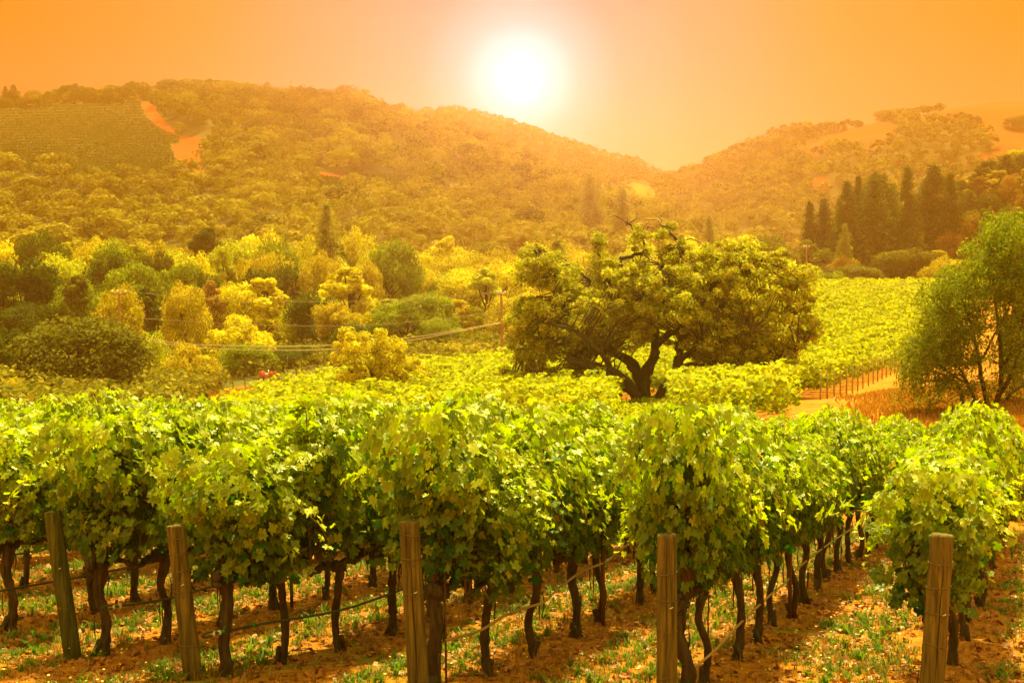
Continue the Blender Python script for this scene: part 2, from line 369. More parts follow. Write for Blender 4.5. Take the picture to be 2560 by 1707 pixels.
# ------------------------------------------------------------------ hills
def inpoly(px, py, poly):
    poly = np.asarray(poly, float); c = np.zeros(np.shape(px), bool); n = len(poly)
    for k in range(n):
        x1, y1 = poly[k]; x2, y2 = poly[(k + 1) % n]
        if y1 == y2: continue
        c ^= ((y1 > py) != (y2 > py)) & (px < (x2 - x1) * (py - y1) / (y2 - y1) + x1)
    return c
class Hill:
    def __init__(s, name, ridge, D0, z0, back, seed, rough, power=1.0):
        r = np.array(ridge, float); s.name = name; s.rx = r[:, 0]; s.ry = r[:, 1]; s.rd = r[:, 2]
        s.D0 = D0; s.z0 = z0; s.back = back; s.seed = seed; s.rough = rough; s.pw = power
    def prof(s, px, D):
        Dr = np.interp(px, s.rx, s.rd); yr = np.interp(px, s.rx, s.ry); zr = (YH - yr) / F * Dr
        t = np.clip((D - s.D0) / (Dr - s.D0), 0, 1) ** s.pw
        z = s.z0 + (zr - s.z0) * (t * .75 + .25 * (t * t * (3 - 2 * t)))
        b = np.clip((D - Dr) / s.back, 0, 1); z = z - (zr - s.z0) * (b * b * (3 - 2 * b))
        x = (px - 1280) / F * D
        return z + s.rough * wavy(x, D, 160, s.seed) * np.sin(math.pi * t) ** .7 + CZ
    def z(s, x, y): return s.prof(1280 + F * x / y, y)
    def mesh(s, mat, polys, nx=560, nd=230):
        Dm = s.rd.max() + s.back
        px = np.linspace(s.rx[0], s.rx[-1], nx); D = np.concatenate([np.linspace(s.D0, s.rd.max(), nd), np.linspace(s.rd.max(), Dm, 20)[1:]])
        A, B = np.meshgrid(px, D, indexing='ij'); Z = s.prof(A, B); X = (A - 1280) / F * B
        V = np.stack([X, B, Z], -1).reshape(-1, 3); m, n = A.shape
        i, j = np.meshgrid(np.arange(m - 1), np.arange(n - 1), indexing='ij')
        f = np.stack([i * n + j, (i + 1) * n + j, (i + 1) * n + j + 1, i * n + j + 1], -1).reshape(-1, 4)
        qx, qy = pix(X, B, Z); wob = 5 * wavy(X, B, 25, 3)
        t = np.zeros(qx.shape)
        for p_ in polys: t = np.maximum(t, inpoly(qx + wob, qy + wob * .6, p_).astype(float))
        # only the face turned to the valley carries the clearings
        o = build(s.name, V, [f], mat, tone=t.ravel(), smooth=True); tag(o, kind='structure'); return o
    def hit(s, px, py):
        """surface point seen at a photo pixel"""
        D = np.linspace(s.D0, s.rd.max() + 20, 700); z = s.prof(np.full(700, float(px)), D)
        x = (px - 1280) / F * D; _, y = pix(x, D, z); k = np.argmax(y <= py)
        return np.array([x[k], D[k], z[k]])
HA = Hill('left_hill', [(-1600, 330, 900), (-600, 290, 880), (0, 274, 860), (150, 266, 860), (350, 257, 850), (500, 238, 850), (650, 256, 850), (800, 262, 840), (900, 262, 830),
    (970, 292, 820), (1040, 318, 810), (1120, 336, 800), (1200, 366, 790), (1300, 405, 770), (1400, 447, 740), (1500, 490, 700), (1600, 540, 650), (1700, 590, 600), (1850, 645, 560), (2050, 700, 520)],
    330, -9, 420, 11, 5)
HB = Hill('far_hill', [(500, 400, 1156), (850, 340, 1122), (1000, 306, 1088), (1060, 289, 1088), (1140, 280, 1088), (1200, 293, 1088), (1300, 318, 1074), (1400, 355, 1060), (1500, 392, 1047), (1600, 414, 1020),
    (1650, 440, 1006), (1700, 454, 986), (1800, 480, 952), (1950, 520, 918), (2200, 600, 884)], 620, -6, 420, 21, 6)
HC = Hill('right_hill', [(1500, 560, 1050), (1600, 500, 1014), (1680, 448, 979), (1730, 436, 979), (1790, 408, 972), (1850, 380, 965), (1950, 340, 958), (2010, 332, 951), (2100, 330, 944), (2200, 306, 937),
    (2300, 290, 930), (2400, 270, 923), (2480, 260, 923), (2560, 258, 923), (2800, 250, 923), (3600, 240, 944)], 520, -5, 420, 31, 6)
HD = Hill('conifer_hill', [(1900, 712, 360), (2000, 668, 370), (2060, 635, 380), (2120, 605, 390), (2200, 585, 400), (2300, 560, 400), (2400, 505, 400), (2480, 462, 400), (2560, 430, 400), (2800, 380, 400), (3600, 340, 420)],
    275, -6, 180, 41, 2)
SOIL_PAD = [[(446, 335), (512, 335), (516, 462), (476, 468), (440, 420), (420, 360)], [(350, 250), (392, 256), (402, 285), (450, 325), (440, 352), (392, 335), (360, 295)]]
SOIL_A = [[(352, 254), (386, 256), (392, 280), (412, 306), (398, 322), (380, 308), (362, 282)], [(405, 300), (440, 330), (430, 342), (392, 312)],
          [(448, 343), (503, 343), (505, 430), (484, 440), (462, 408), (440, 396), (428, 364), (458, 362)],
          [(790, 428), (850, 438), (905, 452), (900, 460), (840, 452), (785, 438)], [(1060, 452), (1100, 482), (1090, 494), (1045, 462)]]
VINE_A = [(-900, 290), (0, 276), (150, 268), (355, 259), (362, 286), (392, 318), (434, 340), (452, 352), (448, 362), (428, 366), (436, 398), (460, 412), (470, 455), (430, 470), (250, 452), (0, 430), (-900, 430)]
VINE_A2 = [(775, 445), (870, 452), (960, 437), (1040, 450), (1085, 488), (1000, 505), (850, 495), (790, 470)]
MEADOW = [(1560, 452), (1650, 470), (1750, 500), (1900, 532), (1880, 552), (1760, 545), (1640, 530), (1580, 500)]
GRASS_C = [[(1985, 385), (2050, 345), (2110, 328), (2190, 300), (2235, 312), (2240, 350), (2190, 372), (2080, 375), (2040, 395)],
           [(2270, 302), (2420, 262), (2600, 240), (2600, 420), (2530, 415), (2450, 405), (2430, 385), (2490, 380), (2475, 340), (2440, 312), (2400, 302), (2340, 312)],
           [(2010, 445), (2060, 440), (2080, 470), (2040, 480)]]
HA.mesh(hillmat('hill_floor', (.05, .045, .012), (.10, .07, .018), (.25, .036, .004), (.33, .06, .008)), SOIL_A)
vm = hillmat('far_floor', (.05, .045, .012), (.10, .07, .018), (.20, .14, .02), (.27, .19, .03)); HB.mesh(vm, [MEADOW], 360, 160)
HC.mesh(hillmat('right_floor', (.06, .045, .012), (.11, .07, .018), (.17, .034, .003), (.25, .055, .005)), GRASS_C, 420, 180)
HD.mesh(hillmat('conifer_floor', (.04, .035, .010), (.09, .06, .015), (.4, .2, .03), (.5, .3, .05)), [], 300, 100)

# ------------------------------------------------------------------ trees
def leafcloud(centers, rad, per, size, seed, flat=.75, up=.35, out=1.0, shell=.55, droop=0.0, jit=.55):
    r = np.random.default_rng(seed); centers = np.asarray(centers); rad = np.asarray(rad)
    n = len(centers) * per; c = np.repeat(centers, per, 0); q = np.repeat(rad, per)
    d = unit(r.normal(size=(n, 3))); rr = q * (shell + (1 - shell) * r.random(n) ** .7)
    pos = c + d * rr[:, None] * np.array([1, 1, flat])
    nr = unit(d * out + r.normal(0, jit, (n, 3)) + [0, 0, up])
    tip = r.normal(size=(n, 3)) + [0, 0, -droop]
    sz = size * r.uniform(.6, 1.35, n)
    t = np.clip(.5 + .22 * r.normal(size=n), 0, 1)
    tc = np.repeat(r.normal(0, .13, len(centers)), per)
    V, Fc = stamp(QV, QF, pos, nr, tip, sz)
    return V, Fc, np.repeat(np.clip(t + tc, 0, 1), 4)
def crown_clumps(style, h, w, seed):
    """clump centres and radii in a crown; tree base at the origin"""
    r = np.random.default_rng(seed)
    C = []; q = []
    if style == 'round':
        n = 60; z0 = .16
        for k in range(n):
            d = unit(r.normal(size=3)); d[2] = abs(d[2]) if r.random() < .3 else d[2]
            s = r.uniform(.45, 1.0) ** .5
            C.append([d[0] * s * w * .42, d[1] * s * w * .42, h * (.47 + .43 * d[2] * s)]); q.append(w * r.uniform(.11, .18))
    elif style == 'tall':
        for k in range(44):
            t = r.random(); zz = h * (.12 + .84 * t); rr = w * .42 * math.sin(math.pi * min(1, .18 + .80 * t)) ** .6 * r.uniform(.35, 1.0)
            a = r.uniform(0, 6.28); C.append([rr * math.cos(a), rr * math.sin(a), zz]); q.append(w * r.uniform(.10, .17) * (1.15 - .5 * t))
    elif style == 'lobed':
        for L in range(9):
            a = L / 4.5 * 6.28 + r.uniform(-.4, .4); lr = w * r.uniform(.18, .34); lc = np.array([lr * math.cos(a), lr * math.sin(a), h * r.uniform(.22, .74)])
            if L == 0: lc = np.array([0, 0, h * .72])
            for k in range(9):
                d = unit(r.normal(size=3)); C.append(lc + d * [w * .19, w * .19, h * .17] * r.uniform(.5, 1.05)); q.append(w * r.uniform(.075, .125))
    elif style == 'bush':
        for k in range(36):
            d = unit(r.normal(size=3)); d[2] = abs(d[2]); s = r.uniform(.5, 1) ** .6
            C.append([d[0] * s * w * .42, d[1] * s * w * .42, h * (.12 + .76 * d[2] * s)]); q.append(w * r.uniform(.10, .16))
    return np.array(C), np.array(q)
def tree_mesh(style, h, w, seed, leaf, per, barkmat, leafm, name='broadleaf_tree', twiggy=False):
    """returns (crown arrays, trunk builder) with the base at the origin"""
    r = np.random.default_rng(seed + 99)
    C, q = crown_clumps(style, h, w, seed)
    V, Fc, T = leafcloud(C, q, per, leaf, seed, flat=.8)
    tb = MB(); lean = r.normal(0, .04, 2) * h
    top = np.array([lean[0], lean[1], h * .72]); path = smoothpath([[0, 0, -.3], [lean[0] * .2, lean[1] * .3, h * .22], [lean[0] * .8, lean[1] * .6, h * .48], top], 4)
    r0 = max(.12, h * .026); tb.tube(path, np.linspace(r0, r0 * .25, len(path)), 7, ridge=.08, seed=seed)
    for k in r.choice(len(C), min(len(C), 20), replace=False):
        c = C[k]; t = np.clip(c[2] / h - .28, .12, .62); i = int(t / .72 * (len(path) - 1)); s0 = path[i]
        mid = (s0 + c) / 2 + [0, 0, -.04 * h] + r.normal(0, .02 * h, 3)
        pp = smoothpath([s0, mid, c], 3); tb.tube(pp, np.linspace(r0 * .42, r0 * .1, len(pp)), 5, cap=False)
    return (V, Fc, T), tb
def conifer_arrays(h, w, seed, leaf, levels=26, per=9, dense=12):
    r = np.random.default_rng(seed); pos = []; nr = []; tp = []; sz = []
    br = MB()
    for L in range(levels):
        t = (L + r.uniform(-.3, .3)) / levels; z = h * (.10 + .88 * t); rl = w * .5 * (1 - t) ** .72 * r.uniform(.8, 1.12) + .012 * w
        nb = int(per * (1 - .5 * t)) + 2
        for k in range(nb):
            a = r.uniform(0, 6.28); L_ = rl * r.uniform(.7, 1.1); dr = np.array([math.cos(a), math.sin(a), 0])
            u_ = r.random(dense) ** .7; p_ = dr * (u_ * L_)[:, None] + np.array([0, 0, 1.0]) * (z - .22 * L_ * u_ ** 1.3)[:, None] + r.normal(0, .05 * w * .6, (dense, 3))
            pos.append(p_); nr.append(r.normal(0, .5, (dense, 3)) + [0, 0, .8] + dr * .5); tp.append(np.tile(dr, (dense, 1)) + r.normal(0, .4, (dense, 3)) + [0, 0, -.4]); sz.append(leaf * (1 - .55 * t) * r.uniform(.6, 1.3, dense))
    pos = np.concatenate(pos); n = len(pos)
    V, Fc = stamp(QV * [.8, 1.25, 1], QF, pos, np.concatenate(nr), np.concatenate(tp), np.concatenate(sz))
    return V, Fc, np.repeat(np.clip(r.normal(.45, .2, n), 0, 1), 4)
def conifer_trunk(h, r0, seed):
    tb = MB(); pts = [[0, 0, -.3], [0.01 * h, 0, h * .4], [0, .01 * h, h * .97]]; p_ = smoothpath(pts, 4)
    tb.tube(p_, np.linspace(r0, r0 * .15, len(p_)), 6); return tb

PROTO = {}
def proto(style, k):
    key = (style, k)
    if key in PROTO: return PROTO[key]
    if style == 'conifer':
        V, Fc, T = conifer_arrays(1.0, .42, 500 + k, .024, 40, 11, 20)
        cr = build('crown', V, [Fc], M['tree_leaf'], tone=T, link=False).data
        tr = conifer_trunk(1.0, .016, k).build('trunk', M['bark'], link=False).data
    else:
        per, leaf = {'round': (210, .026), 'tall': (190, .026), 'lobed': (150, .026), 'bush': (230, .030)}[style]
        C, q = crown_clumps(style, 1.0, {'round': 1.1, 'tall': .62, 'lobed': 1.05, 'bush': 1.4}[style], 100 + 17 * k)
        (V, Fc, T), tb = tree_mesh(style, 1.0, {'round': 1.1, 'tall': .62, 'lobed': 1.05, 'bush': 1.4}[style], 100 + 17 * k, leaf, per, None, None)
        cr = build('crown', V, [Fc], M['tree_leaf'], tone=T, link=False).data
        # trunk built for unit height: re-make with unit radii
        tb = MB(); r = np.random.default_rng(k); p_ = smoothpath([[0, 0, -.05], [.01, .02, .25], [-.02, .02, .5], [.01, 0, .72]], 4)
        tb.tube(p_, np.linspace(.032, .008, len(p_)), 7, ridge=.08)
        for j in r.choice(len(C), 16, replace=False):
            c = C[j]; i = int(np.clip(c[2] - .3, .1, .6) / .72 * (len(p_) - 1)); s0 = p_[i]; pp = smoothpath([s0, (s0 + c) / 2 + [0, 0, -.03], c], 3)
            tb.tube(pp, np.linspace(.013, .003, len(pp)), 5, cap=False)
        tr = tb.build('trunk', M['bark'], link=False).data
    PROTO[key] = (cr, tr); return PROTO[key]
WID = {'round': 1.1, 'tall': .62, 'lobed': 1.05, 'bush': 1.4, 'conifer': .42}
TREES = []
def put_tree(style, k, loc, h, w, color, name, label, cat, group=None, rz=None, trunkmat=None):
    cr, tr = proto(style, k)
    root = empty(name, loc, rz if rz is not None else random.uniform(0, 6.28))
    sx = w / WID[style]; root.scale = (sx, sx, h)
    c = bpy.data.objects.new('crown', cr); COL.objects.link(c); c.parent = root; c.color = (*color, 1)
    t = bpy.data.objects.new('trunk', tr); COL.objects.link(t); t.parent = root
    tag(root, label, cat, group); TREES.append(root); return root
TONE = {  # object colours, multiplied with the leaf tone
 'dark': (.085, .115, .012), 'olive': (.17, .155, .02), 'mid': (.26, .29, .02), 'yellow': (.75, .62, .03), 'light': (.52, .50, .035),
 'tan': (.50, .30, .09), 'gold': (.56, .42, .03), 'con': (.10, .115, .018), 'brown': (.34, .18, .025)}
TWORD = {'dark': 'dark green', 'olive': 'dull olive', 'mid': 'mid green', 'yellow': 'bright yellow-green', 'light': 'pale green', 'tan': 'pinkish tan', 'gold': 'golden green', 'con': 'dark', 'brown': 'russet'}
SWORD = {'round': 'round-crowned', 'tall': 'tall narrow', 'lobed': 'many-lobed', 'bush': 'low bushy', 'conifer': 'pointed'}
# hero trees read off the photograph: x, top y, crown width px, depth, style, tone, label
HERO = [
 (202, 772, 350, 112, 'round', 'olive', 'big dark round oak standing alone at left, just behind the vines'),
 (20, 930, 110, 95, 'bush', 'gold', 'golden bush at the left edge, beside the big round oak'),
 (10, 800, 120, 135, 'lobed', 'dark', 'dark green tree cut by the left frame edge, above the golden bush'),
 (70, 622, 230, 205, 'lobed', 'dark', 'dark green oak at far left, tall crown behind the golden bush'),
 (195, 690, 150, 200, 'round', 'mid', 'mid green tree left of the left utility pole'),
 (300, 604, 210, 240, 'lobed', 'dark', 'large dark green oak rising behind the left utility pole'),
 (395, 600, 130, 235, 'lobed', 'olive', 'olive oak with pointed top right of the large dark oak'),
 (300, 700, 140, 165, 'round', 'gold', 'small golden-leaved oak right behind the left utility pole top'),
 (455, 640, 150, 230, 'round', 'mid', 'mid green tree between the olive oak and the tan tree'),
 (523, 700, 110, 200, 'tall', 'tan', 'pinkish tan half-bare tree among the green valley trees'),
 (372, 810, 110, 150, 'bush', 'light', 'light green bush between the round oak and the hanging cables'),
 (475, 845, 170, 140, 'bush', 'gold', 'golden green bush below the hanging cables'),
 (408, 962, 90, 112, 'bush', 'olive', 'small dark bush at the foot of the big round oak'),
 (600, 772, 190, 165, 'lobed', 'yellow', 'yellow-green lobed tree above the left part of the cables'),
 (655, 692, 170, 205, 'tall', 'yellow', 'tall bright yellow tree left of the dark tree in the valley'),
 (615, 850, 150, 150, 'round', 'mid', 'green tree hanging over the red machine behind the fence'),
 (745, 860, 170, 160, 'round', 'dark', 'dark green tree behind the gate in the wire fence'),
 (775, 708, 150, 190, 'lobed', 'dark', 'dark green tree between two bright yellow trees'),
 (870, 668, 180, 200, 'tall', 'yellow', 'very bright tall tree right of the dark valley tree'),
 (960, 600, 180, 250, 'round', 'gold', 'golden round tree behind the very bright tall tree'),
 (1020, 735, 190, 190, 'round', 'mid', 'green round tree left of the middle utility pole, under the cables'),
 (900, 800, 160, 175, 'round', 'dark', 'dark tree behind the pale tree of the lower field'),
 (1180, 850, 180, 160, 'bush', 'gold', 'low golden bush left of the middle utility pole foot'),
 (1100, 790, 130, 180, 'round', 'mid', 'mid green tree above the low golden bush'),
 (1170, 660, 190, 230, 'round', 'yellow', 'bright tree crossed by the top of the middle utility pole'),
 (1260, 640, 170, 250, 'round', 'yellow', 'bright yellow tree between middle pole and great oak'),
 (1340, 800, 170, 170, 'round', 'gold', 'golden tree right of the middle pole behind the great oak'),
 (690, 580, 140, 270, 'round', 'mid', 'green domed tree below the tall lone conifer'),
 (620, 640, 130, 250, 'round', 'gold', 'golden tree above the tall bright yellow tree'),
 (560, 612, 120, 280, 'round', 'light', 'pale round tree in the back line above the tan tree'),
 (1900, 572, 200, 290, 'round', 'olive', 'large domed olive tree behind the right part of the great oak crown'),
 (2070, 668, 110, 262, 'bush', 'mid', 'green bush behind the right utility pole at the field crest'),
 (2140, 660, 150, 268, 'round', 'olive', 'olive rounded tree on the field crest right of the right pole'),
 (2260, 610, 200, 285, 'lobed', 'olive', 'wide olive tree behind the crest of the yellow field'),
 (2370, 640, 150, 275, 'round', 'gold', 'golden tree touching the left side of the willow top'),
 (2540, 522, 170, 75, 'tall', 'dark', 'dark green tall tree rising behind the willow at right edge'),
 (2560, 1030, 90, 34, 'bush', 'dark', 'dark low bush at the right edge beside the last vine row'),
]
def belt():
    for k, (x, yt, wpx, D, st, tn, lab) in enumerate(HERO):
        X, Y, Z = onpx(x, D); Z -= .2; top = zat(yt, D); h = top - Z; w = wpx / F * D
        if x == 2560: h = 1.35
        nm = 'oak_tree' if 'oak' in lab.split(',')[0] and 'behind the great' not in lab and 'between middle' not in lab and 'right of the' not in lab and 'foot' not in lab and 'between the' not in lab else ('bush' if st == 'bush' else 'broadleaf_tree')
        put_tree(st, k % 3, (X, Y, Z), h, w, TONE[tn], nm, lab, 'bush' if nm == 'bush' else 'tree')
    # lone conifers
    for x, yt, wpx, D, lab in [(817, 500, 80, 265, 'tall lone conifer standing above the valley trees left of centre'), (716, 576, 46, 300, 'small pointed conifer left of the tall lone conifer'),
        (1323, 616, 40, 290, 'slim pointed conifer in the valley left of the great oak'), (1392, 592, 90, 300, 'broad pale conifer just behind the left side of the great oak'),
        (1474, 430, 60, 520, 'pointed conifer on the slope above the great oak'), (1553, 462, 60, 500, 'smaller conifer right of the pointed slope conifer'),
        (672, 207, 34, 855, 'lone conifer on the skyline of the left hill'), (22, 218, 22, 862, 'thin conifer on the far left skyline'), (42, 214, 30, 862, 'broader conifer on the far left skyline'),
        (1772, 535, 50, 420, 'hazy conifer behind the right part of the great oak'), (2110, 556, 44, 300, 'small conifer right of the right utility pole top')]:
        X = (x - 1280) / F * D
        Z = max(float(H(X, D)), float(HA.z(X, D)) if D >= 330 else -99) - .5
        h = zat(yt, D) - Z
        put_tree('conifer', int(x) % 3, (X, D, Z), h, 1.9 * wpx / F * D, ((.34, .32, .05) if D < 800 else TONE['dark']), 'conifer', lab, 'tree')
    # lines of trees filling the valley floor, nearest line first
    lines = [('front', 178, 232, 32, 632, 745), ('second', 232, 285, 36, 578, 650), ('third', 285, 330, 36, 552, 610)]
    r = np.random.default_rng(4)
    for li, (nm, d0, d1, n, ya, yb) in enumerate(lines):
        xs = np.linspace(-60, 1900, n) + r.uniform(-22, 22, n)
        for i, x in enumerate(xs):
            D = r.uniform(d0, d1); st = ['round', 'tall', 'lobed', 'round'][r.integers(4)]
            f_ = np.clip(x / 1500, 0, 1)
            tn = r.choice(['dark', 'mid', 'gold', 'yellow', 'light', 'olive'], p=[.26 * (1 - f_) + .02, .16, .24, .14 + .14 * f_, .12 + .12 * f_, .06])
            if 1220 < x < 1310: tn = 'gold'
            X, Y, Z = onpx(x, D); yt = r.uniform(ya, yb) + (25 if x > 1000 else 0); h = zat(yt, D) - Z
            w = r.uniform(110, 185) / F * D * (.8 if st == 'tall' else 1)
            put_tree(st, int(r.integers(3)), (X, Y, Z - .3), h, w, np.array(TONE[tn]) * r.uniform(.85, 1.15), 'broadleaf_tree',
                     f'{TWORD[tn]} tree, {ORD[i]} from left in the {nm} line of the valley wood', 'tree', 'trees of the valley wood')
belt()
def right_wood():
    r = np.random.default_rng(12)
    con = [(2022, 509, 50), (2058, 480, 56), (2096, 500, 50), (2160, 470, 56), (2310, 450, 60), (2395, 480, 56), (2115, 430, 62), (2142, 448, 48), (2180, 440, 70), (2202, 414, 84), (2228, 440, 60), (2265, 424, 64), (2292, 470, 50), (2331, 404, 74), (2372, 442, 52), (2420, 470, 60), (2455, 462, 54), (2512, 378, 60), (2546, 390, 56), (2575, 380, 60)]
    for i, (x, yt, wp) in enumerate(sorted(con)):
        D = (335 if x < 2440 else 378) + r.uniform(-12, 12); X = (x - 1280) / F * D; Z = float(max(HD.z(X, D), H(X, D))) - .5
        put_tree('conifer', i % 3, (X, D, Z), (zat(yt, D) - Z) * r.uniform(.9, 1.06), r.uniform(1.7, 2.7) * wp / F * D, np.array(TONE['con']) * r.uniform(.7, 1.5), 'conifer', f'tall dark conifer on the right hillside, {ORD[i]} from the left in its row', 'tree', 'conifers on the right hillside')
    # broadleaf trees down the same slope, row by row
    for li, (nm, D, n, hh) in enumerate([('lowest', 292, 15, 9.0), ('second lowest', 318, 16, 9.5), ('middle', 342, 16, 9.5), ('upper', 368, 16, 10), ('highest', 396, 18, 9)]):
        n = n if li < 3 else 9; xs = np.linspace(1960 + li * 24 if li < 3 else 2410, 2640, n) + r.uniform(-12, 12, n)
        for i, x in enumerate(xs):
            d = D + r.uniform(-9, 9); X = (x - 1280) / F * d; Z = float(max(HD.z(X, d), H(X, d))) - .4
            tn = r.choice(['olive', 'brown', 'gold', 'dark', 'mid'], p=[.25, .28 - .04 * li, .22 - .04 * li, .13 + .08 * li, .12])
            st = ['round', 'lobed', 'tall'][r.integers(3)]
            put_tree(st, int(r.integers(3)), (X, d, Z), hh * r.uniform(.75, 1.2), r.uniform(60, 105) / F * d, np.array(TONE[tn]) * r.uniform(.8, 1.1), 'broadleaf_tree',
                     f'{TWORD[tn]} tree, {ORD[i]} from left in the {nm} row on the right hillside', 'tree', 'broadleaf trees on the right hillside')
right_wood()

# far woods: nobody could count them, one object each
def wood(name, hill, label, dx, Dlo, Dhi, spacing, hrange, per, nclump, leaf, skip, seed, xr=(-700, 2650), edge=8, mat='far_leaf'):
    r = np.random.default_rng(seed); protos = []
    for k in range(7):
        rr = np.random.default_rng(900 + k); C = []
        for j in range(nclump):
            d = unit(rr.normal(size=3)); d[2] = abs(d[2]) * 1.0 if rr.random() < .8 else d[2]; C.append([d[0] * .36, d[1] * .36, .52 + .36 * d[2]])
        protos.append(leafcloud(C, rr.uniform(.16, .26, nclump), per, leaf, 70 + k, flat=.85, jit=.22))
    for k in range(2): protos.append(conifer_arrays(1.35, .5, 60 + k, leaf * .8, 10, 4, max(3, per // 4)))
    # jittered grid in world x,y
    W_ = .5 * Dhi; xs = np.arange(-W_, W_, spacing); ys = np.arange(Dlo, Dhi, spacing)
    X, Y = np.meshgrid(xs, ys); X = (X + r.uniform(-.45, .45, X.shape) * spacing).ravel(); Y = (Y + r.uniform(-.45, .45, Y.shape) * spacing).ravel()
    px = 1280 + F * X / Y; Dr = np.interp(px, hill.rx, hill.rd)
    ok = (px > xr[0]) & (px < xr[1]) & (Y < Dr + edge) & (Y > hill.D0 + 4)
    X, Y = X[ok], Y[ok]; Z = hill.z(X, Y); qx, qy = pix(X, Y, Z); bad = (Z < H(X, Y) - 2)
    for p_ in skip: bad |= inpoly(qx, qy, p_)
    if not len(X): return
    X, Y, Z = X[~bad], Y[~bad], Z[~bad]
    hh = r.uniform(*hrange, len(X)); kind = r.integers(0, 7, len(X)); kind[r.random(len(X)) < .025] = 7 + r.integers(0, 2)
    Vs = []; Fs = []; Ts = []; off = 0
    for k in range(len(protos)):
        V, Fc, T = protos[k]; id_ = np.where(kind == k)[0]
        if not len(id_): continue
        a = r.uniform(0, 6.28, len(id_)); ca, sa = np.cos(a), np.sin(a); s = hh[id_]; sw = s * r.uniform(.85, 1.35, len(id_))
        x = (V[None, :, 0] * ca[:, None] - V[None, :, 1] * sa[:, None]) * sw[:, None] + X[id_][:, None]
        y = (V[None, :, 0] * sa[:, None] + V[None, :, 1] * ca[:, None]) * sw[:, None] + Y[id_][:, None]
        z = V[None, :, 2] * s[:, None] * .9 + Z[id_][:, None] - .3
        Vs.append(np.stack([x, y, z], -1).reshape(-1, 3)); n = len(V)
        Fs.append((Fc[None] + (np.arange(len(id_)) * n)[:, None, None]).reshape(-1, 4) + off); off += n * len(id_)
        Ts.append(np.clip(T[None] + r.normal(0, .30, len(id_))[:, None] + .42 * np.clip(1 - (Z[id_] - CZ) / 55, -.7, 1)[:, None], 0, 1).ravel())  # lighter low, darker high: slope light and haze painted into leaf tone
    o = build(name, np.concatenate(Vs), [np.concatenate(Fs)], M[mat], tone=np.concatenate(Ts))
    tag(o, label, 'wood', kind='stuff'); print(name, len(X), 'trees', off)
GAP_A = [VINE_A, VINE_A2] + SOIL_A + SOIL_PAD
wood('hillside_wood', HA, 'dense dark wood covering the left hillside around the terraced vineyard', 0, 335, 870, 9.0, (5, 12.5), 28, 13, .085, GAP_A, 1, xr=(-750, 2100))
wood('far_hill_wood', HB, 'hazy wood on the far middle hill below the sun', 0, 630, 1110, 7.6, (4, 7), 14, 7, .16, [MEADOW], 2, xr=(850, 2100), mat='haze_toned_leaf')
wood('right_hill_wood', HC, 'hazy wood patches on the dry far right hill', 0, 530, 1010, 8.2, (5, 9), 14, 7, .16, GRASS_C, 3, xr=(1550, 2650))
# tall trees that make the skyline of the left hill
def skyline():
    r = np.random.default_rng(3)
    L = [(75, 248, 60), (110, 250, 50), (168, 212, 60), (192, 210, 60), (222, 220, 50), (252, 225, 50), (280, 212, 56), (310, 218, 50), (340, 200, 50), (366, 206, 46), (398, 214, 50), (432, 198, 66),
         (470, 208, 60), (505, 202, 60), (532, 196, 56), (575, 218, 50), (602, 228, 44), (12, 246, 50), (722, 238, 46), (760, 240, 50), (800, 236, 60), (842, 244, 60), (880, 252, 50), (925, 262, 50)]
    for i, (x, yt, wp) in enumerate(sorted(L)):
        D = float(np.interp(x, HA.rx, HA.rd)) - 6; X = (x - 1280) / F * D; Z = float(HA.z(X, D)) - .5
        st = ['round', 'lobed'][i % 2]; put_tree(st, i % 3, (X, D, Z), max(6, zat(yt, D) - Z), wp / F * D * 1.1, TONE['dark'] if x < 600 else TONE['olive'], 'broadleaf_tree',
            f'dark skyline tree along the crest of the left hill, {ORD[i]} from the left', 'tree', 'skyline trees on the left hill')
    L = [(1128, 268, 26, HB), (1160, 270, 24, HB), (2205, 276, 60, HC), (2240, 274, 70, HC), (2210, 290, 36, HC), (1980, 318, 60, HC), (2010, 318, 60, HC), (2140, 308, 34, HC), (2555, 286, 70, HC), (2525, 292, 50, HC)]
    for i, (x, yt, wp, hl) in enumerate(sorted(L, key=lambda q: q[0])):
        D = float(np.interp(x, hl.rx, hl.rd)) - 6 - (90 if x > 2500 else 0); X = (x - 1280) / F * D; Z = float(hl.z(X, D)) - .5
        put_tree('round', i % 3, (X, D, Z), max(6, zat(yt, D) - Z), wp / F * D, TONE['olive'], 'broadleaf_tree', f'hazy round tree on the far ridge, {ORD[i]} from the left among its lookalikes', 'tree', 'round trees on the far ridges')
    for i, (x, yt, wp) in enumerate([(1782, 398, 16), (2080, 308, 26), (2107, 308, 20), (1700, 436, 12), (1590, 390, 12)]):
        hl = HC if x > 1600 else HB; D = float(np.interp(x, hl.rx, hl.rd)) - 8; X = (x - 1280) / F * D; Z = float(hl.z(X, D)) - .5
        put_tree('conifer', i % 3, (X, D, Z), max(8, zat(yt, D) - Z), wp / F * D * 1.2, TONE['olive'], 'conifer', f'tiny hazy conifer on the far ridge, {["left of the saddle on the right ridge", "larger of a pair near the orange slope", "smaller of a pair near the orange slope", "at the saddle between the hills", "on the descending middle ridge"][i]}', 'tree')
skyline()
